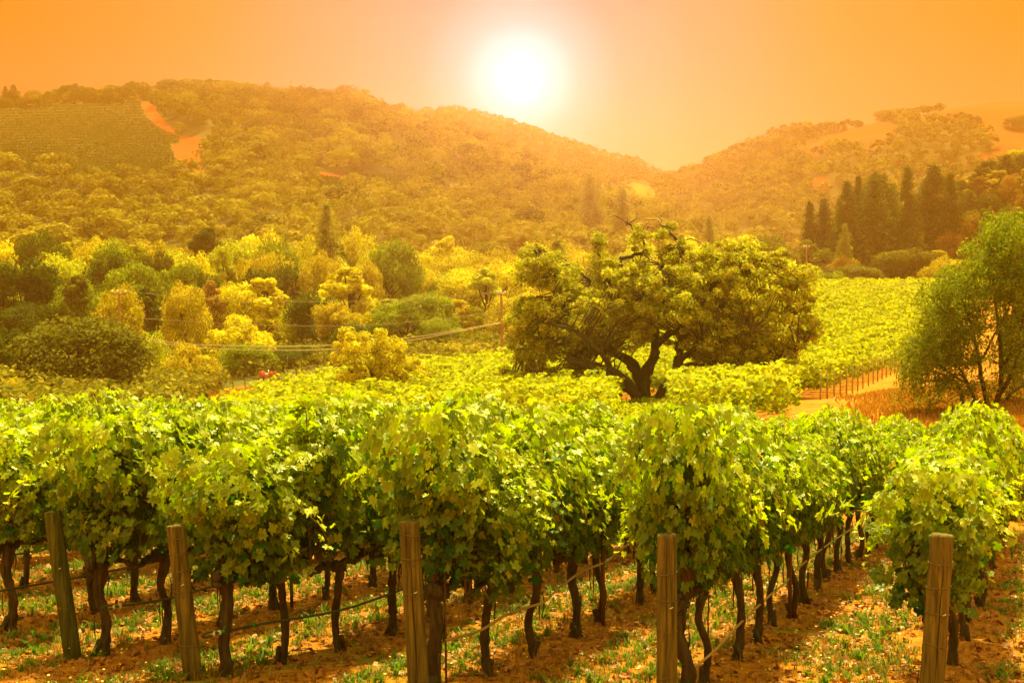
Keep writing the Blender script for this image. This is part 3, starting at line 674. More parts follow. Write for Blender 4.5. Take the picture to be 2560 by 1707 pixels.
def undergrowth():
    r = np.random.default_rng(55); C = []
    xs = np.concatenate([r.uniform(-800, 2300, 6200), r.uniform(-800, 520, 1700)]); D = np.concatenate([r.uniform(128, 340, 6200), r.uniform(78, 130, 1700)])
    fl = np.interp(xs, [-900, 430, 560, 800, 1000, 1300, 1600, 1850, 2000, 2400], [78, 84, 140, 148, 134, 138, 160, 214, 256, 268])
    k = D > fl; xs, D = xs[k], D[k]; x = (xs - 1280) / F * D; z = H(x, D); rad = r.uniform(.7, 1.7, len(x))
    V, Fc, T = leafcloud(np.stack([x, D, z + rad * .6], -1), rad, 42, .38, 56, flat=.9)
    o = build('undergrowth', V, [Fc], M['far_leaf'], tone=T); tag(o, 'low scrub filling the gaps under the trees of the valley wood', 'undergrowth', kind='stuff')
undergrowth()
def oak_weeds():
    r = np.random.default_rng(57); n = 900; xs = r.uniform(1500, 1720, n); D = r.uniform(40, 84, n); x = (xs - 1280) / F * D; rad = r.uniform(.18, .42, n)
    V, Fc, T = leafcloud(np.stack([x, D, H(x, D) + rad * .5], -1), rad, 26, .16, 58, flat=.9)
    o = build('low_weeds', V, [Fc], M['field_leaf'], tone=T); tag(o, 'low green weeds on the bare ground round the foot of the great oak', 'weeds', kind='stuff')
oak_weeds()

# ------------------------------------------------------------------ terraced vineyards on the left hill
def hill_rows(name, label, poly, ylist, x0, x1, tilt, seed, gap=2.0):
    r = np.random.default_rng(seed); mb = MB()
    for y0 in ylist:
        pos = []
        for x in np.arange(x0, x1, 2.2):
            y = y0 + tilt(x)
            if inpoly(np.array([x]), np.array([y]), poly)[0]: pos.append(HA.hit(x, y))
        if len(pos) < 3: continue
        pos = np.array(pos); k = 7; c = np.repeat(pos, k, 0); n = len(c)
        c = c + r.normal(0, 1, (n, 3)) * [.5, .35, .30] + [0, 0, 1.0]
        V, Fc = stamp(QV, QF, c, unit(r.normal(0, .6, (n, 3)) + [0, -.3, .9]), r.normal(size=(n, 3)), r.uniform(.5, .95, n))
        mb.add(V, [Fc], np.repeat(np.clip(r.normal(.5, .25, n), 0, 1), 4))
    o = mb.build(name, M['hill_vine']); tag(o, label, 'vineyard', kind='stuff')
hill_rows('hillside_vineyard', 'terraced green vineyard rows high on the left hill beside the red earth patch', VINE_A, np.arange(256, 474, 7.2), -700, 475, lambda x: -.02 * (x - 200), 5)
hill_rows('small_hillside_vineyard', 'small pale terraced vineyard in the clearing low on the hill', VINE_A2, np.arange(425, 530, 6.5), 770, 1095, lambda x: .09 * (x - 900), 6)

# ------------------------------------------------------------------ middle vineyard in the valley
EDGE0 = np.array([(2025 - 1280) / F * 79, 79.0]); EDGE1 = np.array([(2262 - 1280) / F * 118, 118.0])
EL_ = np.linalg.norm(EDGE1 - EDGE0); EDIR = (EDGE1 - EDGE0) / EL_; RDIR = np.array([-.955, .297])
def in_field(x, y):
    px = 1280 + F * x / y
    d = (x - EDGE0[0]) * EDIR[1] - (y - EDGE0[1]) * EDIR[0]          # >0 right of the edge line
    ymax = np.interp(px, [560, 800, 1000, 1300, 1600, 1850, 2000, 2400, 2700], [84, 108, 122, 128, 150, 205, 250, 255, 255])
    ymin = np.interp(px, [560, 800, 1300, 1530, 1550, 1672, 1692, 2000, 2600], [60, 60, 56, 52, 83, 83, 50, 50, 60])
    hole = np.hypot(x - OAKX, (y - 85) * 1.0) < 2.2
    hole |= np.hypot(x - (-8.6), y - 86) < 3.0
    near_edge = (y < 79) & (px < 1985)
    return ((d < 0) | near_edge) & (y < ymax) & (y > ymin) & (px > 560) & ~hole
OAKX = (1612 - 1280) / F * 85
def field():
    r = np.random.default_rng(8); mb = MB()
    for k in range(-26, 105):
        o0 = EDGE0 + EDIR * k * 2.25
        for seg in range(-14, 130):
            t = np.arange(seg, seg + 1, .5) + r.uniform(0, .4)
            q = o0[None] + RDIR[None] * t[:, None]
            ok = in_field(q[:, 0], q[:, 1]) & (q[:, 1] > 20)
            q = q[ok]
            if not len(q): continue
            D = q[0, 1]; per = int(np.clip(5200 / D, 16, 60)); sz = .16 + D * .0009
            c = np.repeat(q, per, 0); n = len(c)
            hh = .55 + 1.35 * r.random(n) ** .75; wd = np.interp(hh, [.5, .9, 1.5, 1.95], [.2, .38, .62, .35])
            cross = r.uniform(-1, 1, n); sg = np.sign(cross); cross = sg * np.abs(cross) ** .5 * wd
            bump = .16 * math.sin(k * 12.9 + seg * 1.7) + .10 * math.sin(k * 3.1 + seg * 4.3)
            x = c[:, 0] + RDIR[0] * r.uniform(-.3, .3, n) + RDIR[1] * cross; y = c[:, 1] + RDIR[1] * r.uniform(-.3, .3, n) - RDIR[0] * cross
            z = H(x, y) + hh * (1 + bump)
            nr = unit(np.stack([RDIR[1] * cross * 1.6, -RDIR[0] * cross * 1.6, hh * .5], -1) + r.normal(0, .45, (n, 3)))
            V, Fc = stamp(QV, QF, np.stack([x, y, z], -1), nr, r.normal(size=(n, 3)), sz * r.uniform(.6, 1.3, n))
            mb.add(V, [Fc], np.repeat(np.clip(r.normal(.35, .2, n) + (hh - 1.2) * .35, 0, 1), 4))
    o = mb.build('valley_vineyard', M['field_leaf']); print('field', mb.n)
    tag(o, 'bright yellow-green vineyard rows filling the valley behind the great oak', 'vineyard', kind='stuff')
    # end posts of its rows beside the dirt track
    for i in range(17):
        q = EDGE0 + EDIR * (i * 2.25 + .3) + np.array([.55, -.1]); z = float(H(*q))
        m_ = MB(); ln = r.normal(0, .03, 2); m_.tube([[0, 0, -.2], [ln[0] * .5, ln[1] * .5, .8], [ln[0], ln[1], 1.62]], [.05, .048, .046], 7); o = m_.build('vine_row_post', M['pale_post']); o.location = (q[0], q[1], z)
        tag(o, f'wooden row-end post of the valley vineyard beside the dirt track, {ORD[i]} from the nearest', 'post', 'row-end posts of the valley vineyard')
field()

# ------------------------------------------------------------------ utility poles and cables
def utility_pole(x, ytop, D, rad, arm, label, lean=0, n_ins=3, ins=True):
    X, Y, Z = onpx(x, D); top = zat(ytop, D); h = top - Z
    root = empty('utility_pole', (X, Y, Z)); tag(root, label, 'utility pole', 'wooden utility poles in the valley')
    m_ = MB(); m_.tube(smoothpath([[0, 0, -.5], [lean * .5, 0, h * .5], [lean, 0, h]], 4), np.linspace(rad * 1.15, rad * .8, 9), 10); m_.build('pole', M['polewood'], root)
    m_ = MB(); m_.box([lean, -.12, h - .35], [arm, .10, .12]); m_.build('crossarm', M['polewood'], root)
    if ins:
        for q in (-.46, -.1, .46)[:n_ins]:
            m_ = MB(); m_.tube([[lean + q * arm, -.12, h - .29], [lean + q * arm, -.12, h - .18], [lean + q * arm, -.12, h - .02], [lean + q * arm, -.12, h + .05]], [.05, .13, .13, .05], 8)
            m_.build('insulator', M['insul'], root)
    return root
utility_pole(296, 727, 150, .16, 1.5, 'utility pole with three white insulators above the big round oak at left', .1)
utility_pole(1256, 728, 150, .16, .9, 'tall utility pole left of the great oak with a short crossarm', -.12)
utility_pole(2015, 614, 232, .15, .9, 'utility pole at the field crest right of the great oak', 0)
utility_pole(1091, 606, 330, .13, 1.8, 'tiny far utility pole above the valley trees in the middle', 0)
def cable(name, pts, rad, mat, label, grp=None):
    m_ = MB(); q = smoothpath([P(*p_) for p_ in pts], 8); m_.tube(q, rad, 5); o = m_.build(name, mat)
    tag(o, label, 'cable', grp)
cable('power_cable', [(300, 832, 150), (430, 856, 149), (560, 864, 148.5), (700, 866, 148), (840, 862, 148.2), (1010, 846, 149), (1130, 828, 149.5), (1253, 806, 149.8)], .042, M['cable'], 'upper one of the thick cable pair hanging between left and middle pole')
cable('power_cable', [(300, 838, 149.6), (430, 862, 148.6), (560, 873, 148), (700, 876, 147.6), (840, 872, 147.8), (1010, 853, 148.6), (1130, 832, 149.2), (1253, 808, 149.6)], .042, M['cable'], 'lower one of the thick cable pair hanging between left and middle pole')
cable('power_cable', [(309, 727, 150), (450, 742, 149.7), (620, 752, 149.5), (800, 754, 149.4), (960, 752, 149.5), (1110, 742, 149.8), (1250, 731, 150)], .02, M['thinwire'], 'thin topmost wire between left and middle utility poles')
cable('power_cable', [(300, 792, 150), (430, 801, 149.7), (600, 811, 149.5), (800, 815, 149.4), (960, 810, 149.5), (1110, 796, 149.8), (1253, 778, 150)], .025, M['thinwire'], 'thin middle wire between left and middle utility poles')
cable('power_cable', [(2016, 712, 231), (2090, 719, 220), (2170, 719, 205), (2260, 714, 185), (2350, 706, 165), (2450, 692, 140), (2700, 650, 100)], .035, M['thinwire'], 'single wire crossing the crest of the bright field towards the willow')
X_, Y_, Z_ = P(2049, 750, 222)
m_ = MB(); m_.box([0, 0, 0], [1.5, .25, .14]); m_.box([-.6, 0, -.4], [.08, .08, .75]); m_.box([.6, 0, -.4], [.08, .08, .75]); o = m_.build('white_trough', M['white']); o.location = (X_, Y_, Z_); o.rotation_euler = (0, -.06, 0)
tag(o, 'small white trough on legs in the bright field right of the great oak', 'trough')

# ------------------------------------------------------------------ wire fence, gate, red machine
def fence():
    xs = [553, 582, 612, 644, 678, 684.5, 712, 1]
    root = empty('wire_fence', onpx(690, 132)); tag(root, 'long wire fence on wooden posts along the edge of the valley wood', 'fence')
    base = np.array(onpx(690, 132)); pts = []
    posts = [(552, 126), (581, 125), (611, 126.5), (644, 127), (683, 132), (712, 130), (740, 134), (775, 136), (812, 138), (850, 140), (900, 142), (960, 145), (1030, 148), (1100, 150)]
    for x, D in posts:
        q = np.array(onpx(x, D)); m_ = MB(); m_.tube([q - base + [0, 0, -.2], q - base + [random.uniform(-.04, .04), 0, 1.25]], .05, 6); m_.build('fence_post', M['post'], root); pts.append(q - base)
    pts = np.array(pts)
    for z in (.3, .55, .8, 1.05, 1.2):
        m_ = MB(); m_.tube(pts + [0, -.05, z], .011, 4, cap=False); m_.build('fence_wire', M['wire'], root)
    g = empty('gate_frame', onpx(736, 137)); b0 = np.array(onpx(736, 137)); tag(g, 'tall wooden gate frame with one crossbar standing in the wire fence', 'gate frame')
    for x in (718, 753):
        q = np.array(onpx(x, 137)) - b0; m_ = MB(); m_.tube([q + [0, 0, -.2], q + [0, 0, 2.35]], .055, 6); m_.build('gate_post', M['post'], g)
    a = np.array(onpx(719, 137)) - b0; c = np.array(onpx(752, 137)) - b0
    m_ = MB(); m_.tube([a + [0, -.02, 1.75], c + [0, -.02, 1.85]], .045, 6); m_.build('crossbar', M['post'], g)
fence()
def red_machine():
    X, Y, Z = onpx(666, 138); Z += .0
    t = empty('farm_buggy', (X, Y, Z), R(8)); tag(t, 'small red open farm buggy parked behind the wire fence', 'farm vehicle')
    m_ = MB(); m_.box([-.45, 0, .78], [.55, .9, .42]); m_.box([-.05, 0, .58], [1.5, .8, .16]); m_.tube([[-.78, -.3, .80], [-.70, -.3, 1.0], [-.2, -.3, 1.02]], .1, 6); m_.build('body', M['red'], t)
    m_ = MB(); m_.box([.52, 0, .78], [.62, 1.0, .08]); m_.box([.83, 0, .92], [.06, 1.0, .26]); m_.box([.52, -.48, .9], [.62, .05, .2]); m_.box([.52, .48, .9], [.62, .05, .2]); m_.build('cargo_bed', M['red'], t)
    m_ = MB(); m_.box([.0, 0, .78], [.34, .7, .14]); m_.box([.15, 0, 1.0], [.08, .7, .35]); m_.build('seat', M['white'], t)
    for x in (-.5, .55):
        for y in (-.45, .45):
            m_ = MB(); m_.tube([[x, y - .12, .28], [x, y + .12, .28]], .28, 14); w = m_.build('wheel', M['tyre'], t)
            m_ = MB(); m_.tube([[x, y - .13, .28], [x, y + .13, .28]], .13, 10); m_.build('rim', M['white'], w)
red_machine()
def young_vines():
    r = np.random.default_rng(2)
    for i, (x, D) in enumerate([(661, 115), (699, 114), (716, 113), (729, 113.5), (757, 116), (776, 120), (789, 118), (805, 119), (821, 122), (838, 121), (676, 117), (745, 119)]):
        X, Y, Z = onpx(x, D); h = r.uniform(1.1, 1.7); t = empty('young_vine', (X, Y, Z))
        tag(t, f'young vine tied to a thin stake before the wire fence, {ORD[sorted([661, 699, 716, 729, 757, 776, 789, 805, 821, 838, 676, 745]).index(x)]} from the left', 'young vine', 'young staked vines before the fence')
        m_ = MB(); m_.tube([[0, 0, -.1], [r.normal(0, .05), 0, h]], .02, 5); m_.build('stake', M['stake'], t)
        C = [[r.normal(0, .10 + .12 * (z > 1)), r.normal(0, .12), z] for z in np.linspace(.5, h + .15, 7)]
        V, Fc, T = leafcloud(C, np.full(7, .18), 16, .14, int(x)); build('foliage', V, [Fc], M['field_leaf'], t, np.clip(T + .3, 0, 1))
young_vines()
for i, (x, D, w) in enumerate([(607, 121, .25), (575, 122, .18), (632, 119, .2), (661, 118, .35), (689, 119, .25), (614, 117, .3)]):
    X, Y, Z = onpx(x, D); m_ = MB(); m_.tube([[0, 0, 0], [0, 0, .18], [0, 0, .24]], [w * .55, w * .6, w * .2], 8); o = m_.build('white_bucket', M['white']); o.location = (X, Y, Z)
    tag(o, f'tiny white bucket on the dry grass by the wire fence, {ORD[sorted([607, 575, 632, 661, 689, 614]).index(x)]} from the left', 'bucket', 'white buckets on the dry grass')

# ------------------------------------------------------------------ the great oak
def px_tree(px0, D0, pts):
    """pixel paths (x, y, depth offset) to metres relative to the base point"""
    return np.array([P(a, b, D0 + c) - BASE for a, b, c in pts])
def great_oak():
    global BASE
    D = 85.0; r = np.random.default_rng(21)
    BASE = np.array([OAKX, D, float(H(OAKX, D))]); root = empty('oak_tree', BASE)
    tag(root, 'great spreading oak with forked dark trunk in the middle of the valley vineyard', 'tree')
    L = [([(1606, 1050, 0), (1608, 1018, 0), (1609, 1000, 0)], 0.80, .62),
     ([(1606, 1012, 0), (1593, 992, -.3), (1563, 956, -.9), (1530, 931, -1.6), (1503, 921, -2), (1460, 913, -2.4), (1428, 897, -2.6), (1416, 855, -2.6), (1400, 810, -2.4), (1380, 770, -2)], .42, .12),
     ([(1606, 1006, 0), (1603, 975, .4), (1597, 946, .8), (1578, 905, 1.2), (1540, 884, 1.0), (1500, 868, .8), (1460, 840, .5), (1420, 800, 0), (1400, 740, 0), (1390, 690, .3)], .38, .11),
     ([(1612, 1006, 0), (1613, 960, 0), (1617, 930, .2), (1634, 897, .5), (1638, 866, .6), (1635, 810, .6), (1645, 760, .3), (1668, 720, 0), (1667, 680, -.4), (1655, 664, -.6)], .38, .13),
     ([(1616, 1010, 0), (1643, 1000, -.3), (1669, 966, -.7), (1691, 938, -1.1), (1697, 902, -1.3), (1702, 858, -1.5), (1716, 826, -1.5), (1745, 780, -1.3), (1775, 730, -1), (1800, 690, -.8), (1845, 655, -.5), (1900, 650, 0)], .44, .09),
     ([(1694, 925, -1.1), (1730, 915, -1.6), (1785, 930, -2), (1830, 930, -2.4), (1865, 927, -2.6), (1900, 912, -2.6), (1950, 900, -2), (1990, 880, -1.4)], .24, .08),
     ([(1500, 921, -2), (1450, 935, -2.6), (1400, 955, -3), (1355, 938, -3), (1333, 965, -3), (1300, 976, -2.8), (1282, 962, -2.6)], .19, .07),
     ([(1645, 760, .3), (1600, 720, 0), (1570, 690, 0), (1550, 650, .3), (1580, 640, .3), (1612, 625, 0), (1600, 590, 0), (1570, 560, 0)], .18, .045),
     ([(1667, 680, -.4), (1690, 655, -.3), (1700, 620, 0), (1678, 585, 0), (1650, 562, .2)], .14, .04),
     ([(1400, 740, 0), (1390, 700, 0), (1370, 660, .2), (1345, 620, 0), (1340, 610, 0)], .12, .05),
     ([(1540, 740, .6), (1520, 700, .3), (1500, 650, 0), (1490, 610, 0), (1492, 590, 0)], .14, .04),
     ([(1635, 810, .6), (1590, 770, .8), (1550, 745, .9), (1510, 725, .8), (1470, 700, .6), (1430, 660, .4)], .2, .06),
     ([(1775, 730, -1), (1800, 760, .5), (1860, 770, 1.5), (1920, 780, 2), (1980, 790, 2)], .18, .06),
     ([(1638, 866, .6), (1680, 830, 2), (1740, 800, 3), (1800, 800, 3.5), (1870, 840, 3.6)], .22, .07),
     ([(1597, 946, .8), (1560, 900, 2.5), (1500, 840, 3.5), (1430, 800, 3.6), (1360, 790, 3)], .22, .07),
     ([(1697, 902, -1.3), (1740, 870, -2.6), (1800, 850, -3.4), (1870, 830, -3.5)], .18, .06),
     ([(1530, 931, -1.6), (1500, 880, -3), (1440, 830, -3.6), (1380, 810, -3.6)], .18, .06)]
    tr = MB(); nodes = []
    for k, (pts, ra, rb) in enumerate(L):
        q = smoothpath(px_tree(0, D, pts), 5); q = q + r.normal(0, .05, q.shape) * np.linspace(.3, 1, len(q))[:, None]
        tr.tube(q, np.linspace(ra, rb, len(q)) * (1 + .10 * r.normal(size=len(q))), 10, ridge=.09, twist=.3, seed=k)
        for i in range(2, len(q)): nodes.append(q[i])
    tr.build('trunk', M['oakbark'], root, smooth=False)
    # foliage clumps: (x, y, rx, ry, depth half range, density)
    B = [(1345, 650, 62, 34, 2.5, 1), (1320, 690, 40, 26, 2, .9), (1395, 690, 60, 40, 3, .9), (1500, 605, 22, 24, 1, .9), (1505, 650, 30, 32, 1.3, .8), (1540, 668, 30, 18, 1.2, .6), (1590, 585, 30, 22, 1.2, .5), (1595, 620, 28, 20, 1.2, .5),
         (1650, 572, 32, 14, 1.2, .5), (1680, 598, 40, 16, 1.2, .4), (1700, 640, 60, 26, 2, .5), (1650, 660, 50, 20, 2, .6), (1850, 625, 90, 26, 2.5, .9), (1810, 655, 70, 22, 2.5, .8), (1935, 650, 44, 26, 2, .8), (1760, 690, 80, 26, 3.5, .8), (1880, 710, 80, 34, 3.5, .8), (2000, 685, 34, 30, 1.6, .9), (1990, 740, 44, 40, 2.2, .8),
         (1300, 790, 30, 50, 2, .8), (1345, 800, 60, 60, 3.5, 1), (1440, 770, 80, 50, 4, 1), (1400, 850, 70, 34, 3.5, .9), (1540, 745, 70, 34, 4, .9), (1500, 830, 70, 40, 3.2, 1), (1590, 800, 70, 50, 3.6, 1), (1700, 770, 90, 48, 4.5, 1), (1650, 850, 40, 16, 3, .4),
         (1570, 860, 40, 16, 3, .4), (1800, 770, 90, 50, 4.5, 1), (1780, 850, 90, 48, 4, 1), (1890, 800, 90, 56, 4, 1), (1930, 870, 80, 46, 3.5, 1), (1840, 890, 90, 30, 3.5, .9), (1765, 880, 40, 20, 3, .7), (2020, 820, 26, 30, 1.4, .8), (2038, 840, 22, 18, 1, .7), (1975, 925, 40, 18, 2, .5), (1455, 895, 40, 18, 2.5, .4), (1455, 870, 40, 20, 2.5, .7),
         (1290, 940, 40, 18, 1.8, .8), (1330, 925, 40, 16, 1.6, .7), (1390, 950, 60, 26, 2.2, .8), (1420, 975, 50, 22, 2, .8), (1400, 985, 50, 16, 1.6, .7), (1275, 965, 22, 12, 1, .5), (1850, 912, 90, 18, 3, .9), (1955, 905, 50, 26, 2.2, .9), (1350, 878, 50, 28, 2.6, .9), (1300, 880, 26, 30, 1.6, .8), (1430, 928, 60, 16, 2.2, .7), (1790, 905, 50, 18, 2.5, .8), (1600, 700, 90, 40, 3.5, .9), (1690, 705, 70, 36, 3.5, .9), (1540, 700, 50, 30, 3, .8), (1760, 650, 50, 22, 2, .7), (1620, 745, 70, 36, 4, .9)]
    C = []; q = []
    nodes = np.array(nodes)
    tw = MB()
    for (x, y, rx, ry, dz, dn) in B:
        n = max(4, int(dn * rx * ry / 54))
        for k in range(n):
            a = r.uniform(0, 6.28); s = math.sqrt(r.random()); p_ = P(x + rx * s * math.cos(a), y + ry * s * math.sin(a), D + r.uniform(-dz, dz)) - BASE
            C.append(p_); q.append(r.uniform(.25, .58))
    C = np.array(C); q = np.array(q)
    for i in range(0, len(C)):
        d = np.linalg.norm(nodes - C[i], axis=1); j = int(np.argmin(d)); s0 = nodes[j]
        if d[j] > 5.5: continue
        mid = (s0 + C[i]) / 2 + r.normal(0, .16, 3) * d[j] * .5; pp = smoothpath([s0, mid, C[i]], 3)
        tw.tube(pp, np.linspace(.028 + .012 * d[j], .014, len(pp)), 4, cap=False)
    # bare twigs at the top
    for s0 in [P(1650, 562, D) - BASE, P(1700, 600, D) - BASE, P(1570, 560, D) - BASE, P(1480, 610, D) - BASE, P(1730, 640, D) - BASE, P(1600, 590, D) - BASE]:
        for k in range(4):
            e = s0 + np.array([r.normal(0, .9), r.normal(0, .5), r.uniform(-.2, .9)]); pp = smoothpath([s0, (s0 + e) / 2 + r.normal(0, .15, 3), e], 3); tw.tube(pp, np.linspace(.03, .010, len(pp)), 4, cap=False)
    tw.build('branches', M['bark'], root)
    V, Fc, T = leafcloud(C, q, 95, .135, 33, flat=.75, up=.4, shell=.25, out=.6); build('crown', V, [Fc], M['oak_leaf'], root, T)
    print('oak', len(C))
great_oak()

# pale multi-headed tree in the lower field, left of the great oak
def pale_tree():
    global BASE
    D = 84.0; X = (945 - 1280) / F * D; r = np.random.default_rng(31); BASE = np.array([X, D, float(H(X, D))]); root = empty('broadleaf_tree', BASE)
    tag(root, 'pale yellow-green tree with darker lower right side, standing in the lower field', 'tree')
    L = [[(945, 1010, 0), (940, 960, 0), (915, 900, 0), (890, 860, 0), (880, 840, 0)], [(945, 1000, 0), (950, 950, .5), (935, 900, .8), (930, 850, .5)], [(945, 1000, 0), (985, 960, -.4), (1020, 930, -.6), (1045, 920, 0)], [(944, 1000, 0), (985, 940, .6), (990, 900, .8)], [(942, 980, 0), (900, 950, -.6), (870, 920, 0)]]
    tr = MB()
    for k, p_ in enumerate(L):
        q = smoothpath(px_tree(0, D, p_), 4); tr.tube(q, np.linspace(.16, .04, len(q)), 7, ridge=.05, seed=k)
    tr.build('trunk', M['bark'], root)
    B = [(880, 850, 46, 26), (920, 845, 42, 22), (965, 870, 40, 28), (875, 895, 34, 34), (925, 890, 50, 34), (980, 905, 44, 26), (1010, 920, 50, 24), (940, 935, 56, 30), (890, 950, 44, 26), (1030, 955, 48, 26), (1050, 985, 36, 22), (990, 970, 50, 26), (900, 990, 60, 24), (960, 1000, 60, 20), (1010, 1000, 60, 24)]
    C = []; q = []
    for x, y, rx, ry in B:
        for k in range(int(rx * ry / 60)):
            a = r.uniform(0, 6.28); s = math.sqrt(r.random()); C.append(P(x + rx * s * math.cos(a), y + ry * s * math.sin(a), D + r.uniform(-2.2, 2.2)) - BASE); q.append(r.uniform(.26, .5))
    V, Fc, T = leafcloud(C, q, 110, .115, 34, flat=.75, up=.5, shell=.5)
    o = build('crown', V, [Fc], M['tree_leaf'], root, T); o.color = (.62, .50, .035, 1)
pale_tree()

# ------------------------------------------------------------------ willow-like tree at the right edge
def willow():
    global BASE
    D = 50.0; X = (2475 - 1280) / F * D; r = np.random.default_rng(41); BASE = np.array([X, D, float(H(X, D))]); root = empty('willow_tree', BASE)
    tag(root, 'feathery green multi-stemmed tree on dry grass at the right edge', 'tree')
    L = [([(2440, 1030, 0), (2437, 1003, 0), (2420, 960, .3), (2405, 930, .6), (2380, 900, .8), (2350, 860, .8)], .09, .02), ([(2470, 1030, 0), (2463, 985, 0), (2448, 907, -.3), (2437, 844, -.4), (2422, 796, -.4), (2400, 740, -.2), (2380, 700, 0)], .10, .02),
         ([(2488, 1030, 0), (2492, 1000, 0), (2503, 944, 0), (2500, 870, 0), (2496, 815, .2), (2485, 740, .4), (2480, 680, .4), (2470, 640, .3)], .12, .02), ([(2503, 935, 0), (2533, 870, -.3), (2551, 826, -.4), (2570, 740, -.4), (2590, 660, 0)], .08, .02),
         ([(2500, 1030, .2), (2525, 985, .4), (2560, 962, .8), (2620, 930, 1.2), (2680, 880, 1.4)], .09, .02), ([(2420, 1035, .5), (2405, 1000, .6), (2395, 960, .8), (2340, 930, 1), (2300, 920, 1)], .06, .015), ([(2475, 1030, -.2), (2520, 950, -.8), (2560, 860, -1), (2600, 780, -1)], .09, .02),
         ([(2448, 907, -.3), (2480, 850, -.5), (2520, 770, -.6), (2530, 700, -.6)], .05, .015), ([(2420, 960, .3), (2370, 930, 0), (2320, 880, -.3), (2280, 850, -.3)], .045, .012), ([(2437, 844, -.4), (2400, 810, -.5), (2350, 770, -.5), (2330, 750, -.4)], .04, .012)]
    tr = MB(); nodes = []
    for k, (p_, a, b) in enumerate(L):
        q = smoothpath(px_tree(0, D, p_), 5); q += r.normal(0, .015, q.shape); tr.tube(q, np.linspace(a, b, len(q)), 8, ridge=.05, seed=k); nodes += list(q[4:])
    tr.build('trunk', M['bark'], root); nodes = np.array(nodes)
    B = [(2260, 870, 24, 26, .5), (2290, 900, 50, 44, .8), (2300, 820, 50, 46, .7), (2345, 760, 50, 50, .9), (2350, 860, 60, 60, .8), (2330, 950, 70, 34, .8), (2390, 700, 46, 44, 1), (2420, 780, 60, 60, .8), (2450, 640, 50, 34, .8), (2520, 590, 60, 44, 1), (2600, 560, 60, 50, 1), (2480, 560, 30, 24, .6), (2560, 640, 70, 60, 1), (2500, 700, 80, 50, 1),
         (2560, 780, 80, 70, .6), (2480, 800, 60, 60, .45), (2400, 880, 60, 50, .9), (2450, 930, 60, 40, .6), (2400, 960, 60, 30, .7), (2530, 900, 70, 50, .4), (2640, 760, 80, 120, .8), (2640, 900, 80, 70, .7), (2560, 960, 60, 30, .45), (2270, 960, 40, 26, .5), (2300, 1000, 60, 22, .22), (2500, 980, 50, 22, .4), (2380, 1010, 50, 14, .2)]
    C = []; tw = MB(); pos = []; nr = []; tp = []
    for x, y, rx, ry, dn in B:
        for k in range(int(dn * rx * ry / 46 * r.choice([.3, 1, 1.6]))):
            a = r.uniform(0, 6.28); s = math.sqrt(r.random()); c = P(x + rx * s * math.cos(a), y + ry * s * math.sin(a), D + r.uniform(-1.9, 1.9)) - BASE
            d = np.linalg.norm(nodes - c, axis=1); j = int(np.argmin(d)); s0 = nodes[j] if d[j] < 1.6 else c + r.normal(0, .3, 3); near = d[j] < 1.6
            if k % 2 == 0 and near:
                pp = smoothpath([s0, (s0 + c) / 2 + r.normal(0, .1, 3), c], 2); tw.tube(pp, np.linspace(.012, .005, len(pp)), 3, cap=False)
            dr = unit(c - s0 + r.normal(0, .2, 3) + [0, 0, -.1]); m = 36; u_ = r.uniform(-.42, .42, m)
            pos.append(c + dr * u_[:, None] + r.normal(0, .10, (m, 3))); tp.append(np.tile(dr, (m, 1)) + r.normal(0, .6, (m, 3)) - [0, 0, .25]); nr.append(r.normal(0, 1, (m, 3)) + [0, 0, .5])
    tw.build('branches', M['bark'], root)
    pos = np.concatenate(pos); n = len(pos)
    V, Fc = stamp(QV * [.34, 1.1, 1], QF, pos, np.concatenate(nr), np.concatenate(tp), r.uniform(.09, .16, n))
    build('crown', V, [Fc], M['willow_leaf'], root, np.repeat(np.clip(r.normal(.5, .22, n), 0, 1), 4)); print('willow', n)
willow()

# ------------------------------------------------------------------ grapevines of the near vineyard
def grape_leaf():
    half = [(90, 1.0), (77, .78), (68, .60), (54, .80), (40, .90), (27, .70), (14, .54), (0, .66), (-18, .74), (-42, .64), (-68, .56)]
    pts = [(a, r_) for a, r_ in half] ; left = [(180 - a, r_) for a, r_ in half[1:]][::-1]
    out = pts + [(-90, .10)] + left
    V = [[0, 0, 0]] + [[math.cos(R(a)) * r_, math.sin(R(a)) * r_ , 0] for a, r_ in out]
    V = np.array(V); n = len(V) - 1
    Fc = np.array([[0, 1 + (k + 1) % n, 1 + k] for k in range(n)]); return V, Fc
LV, LF = grape_leaf()
def leaf_batch(pos, nr, tip, size, r):
    n = len(pos); t = np.broadcast_to(LV, (n,) + LV.shape).copy()
    fold = r.uniform(-.15, .8, n)[:, None]; droop = r.uniform(-.1, .7, n)[:, None]; rip = r.normal(0, .12, (n, LV.shape[0]))
    x, y = t[..., 0], t[..., 1]
    t[..., 2] = fold * np.abs(x) - .55 * fold * x * x - droop * y * np.abs(y) + rip * (x * x + y * y)
    t[..., 0] = x * (1 - .15 * fold); t[..., 1] = y - .1
    return stamp(t, LF, pos, nr, tip, size)
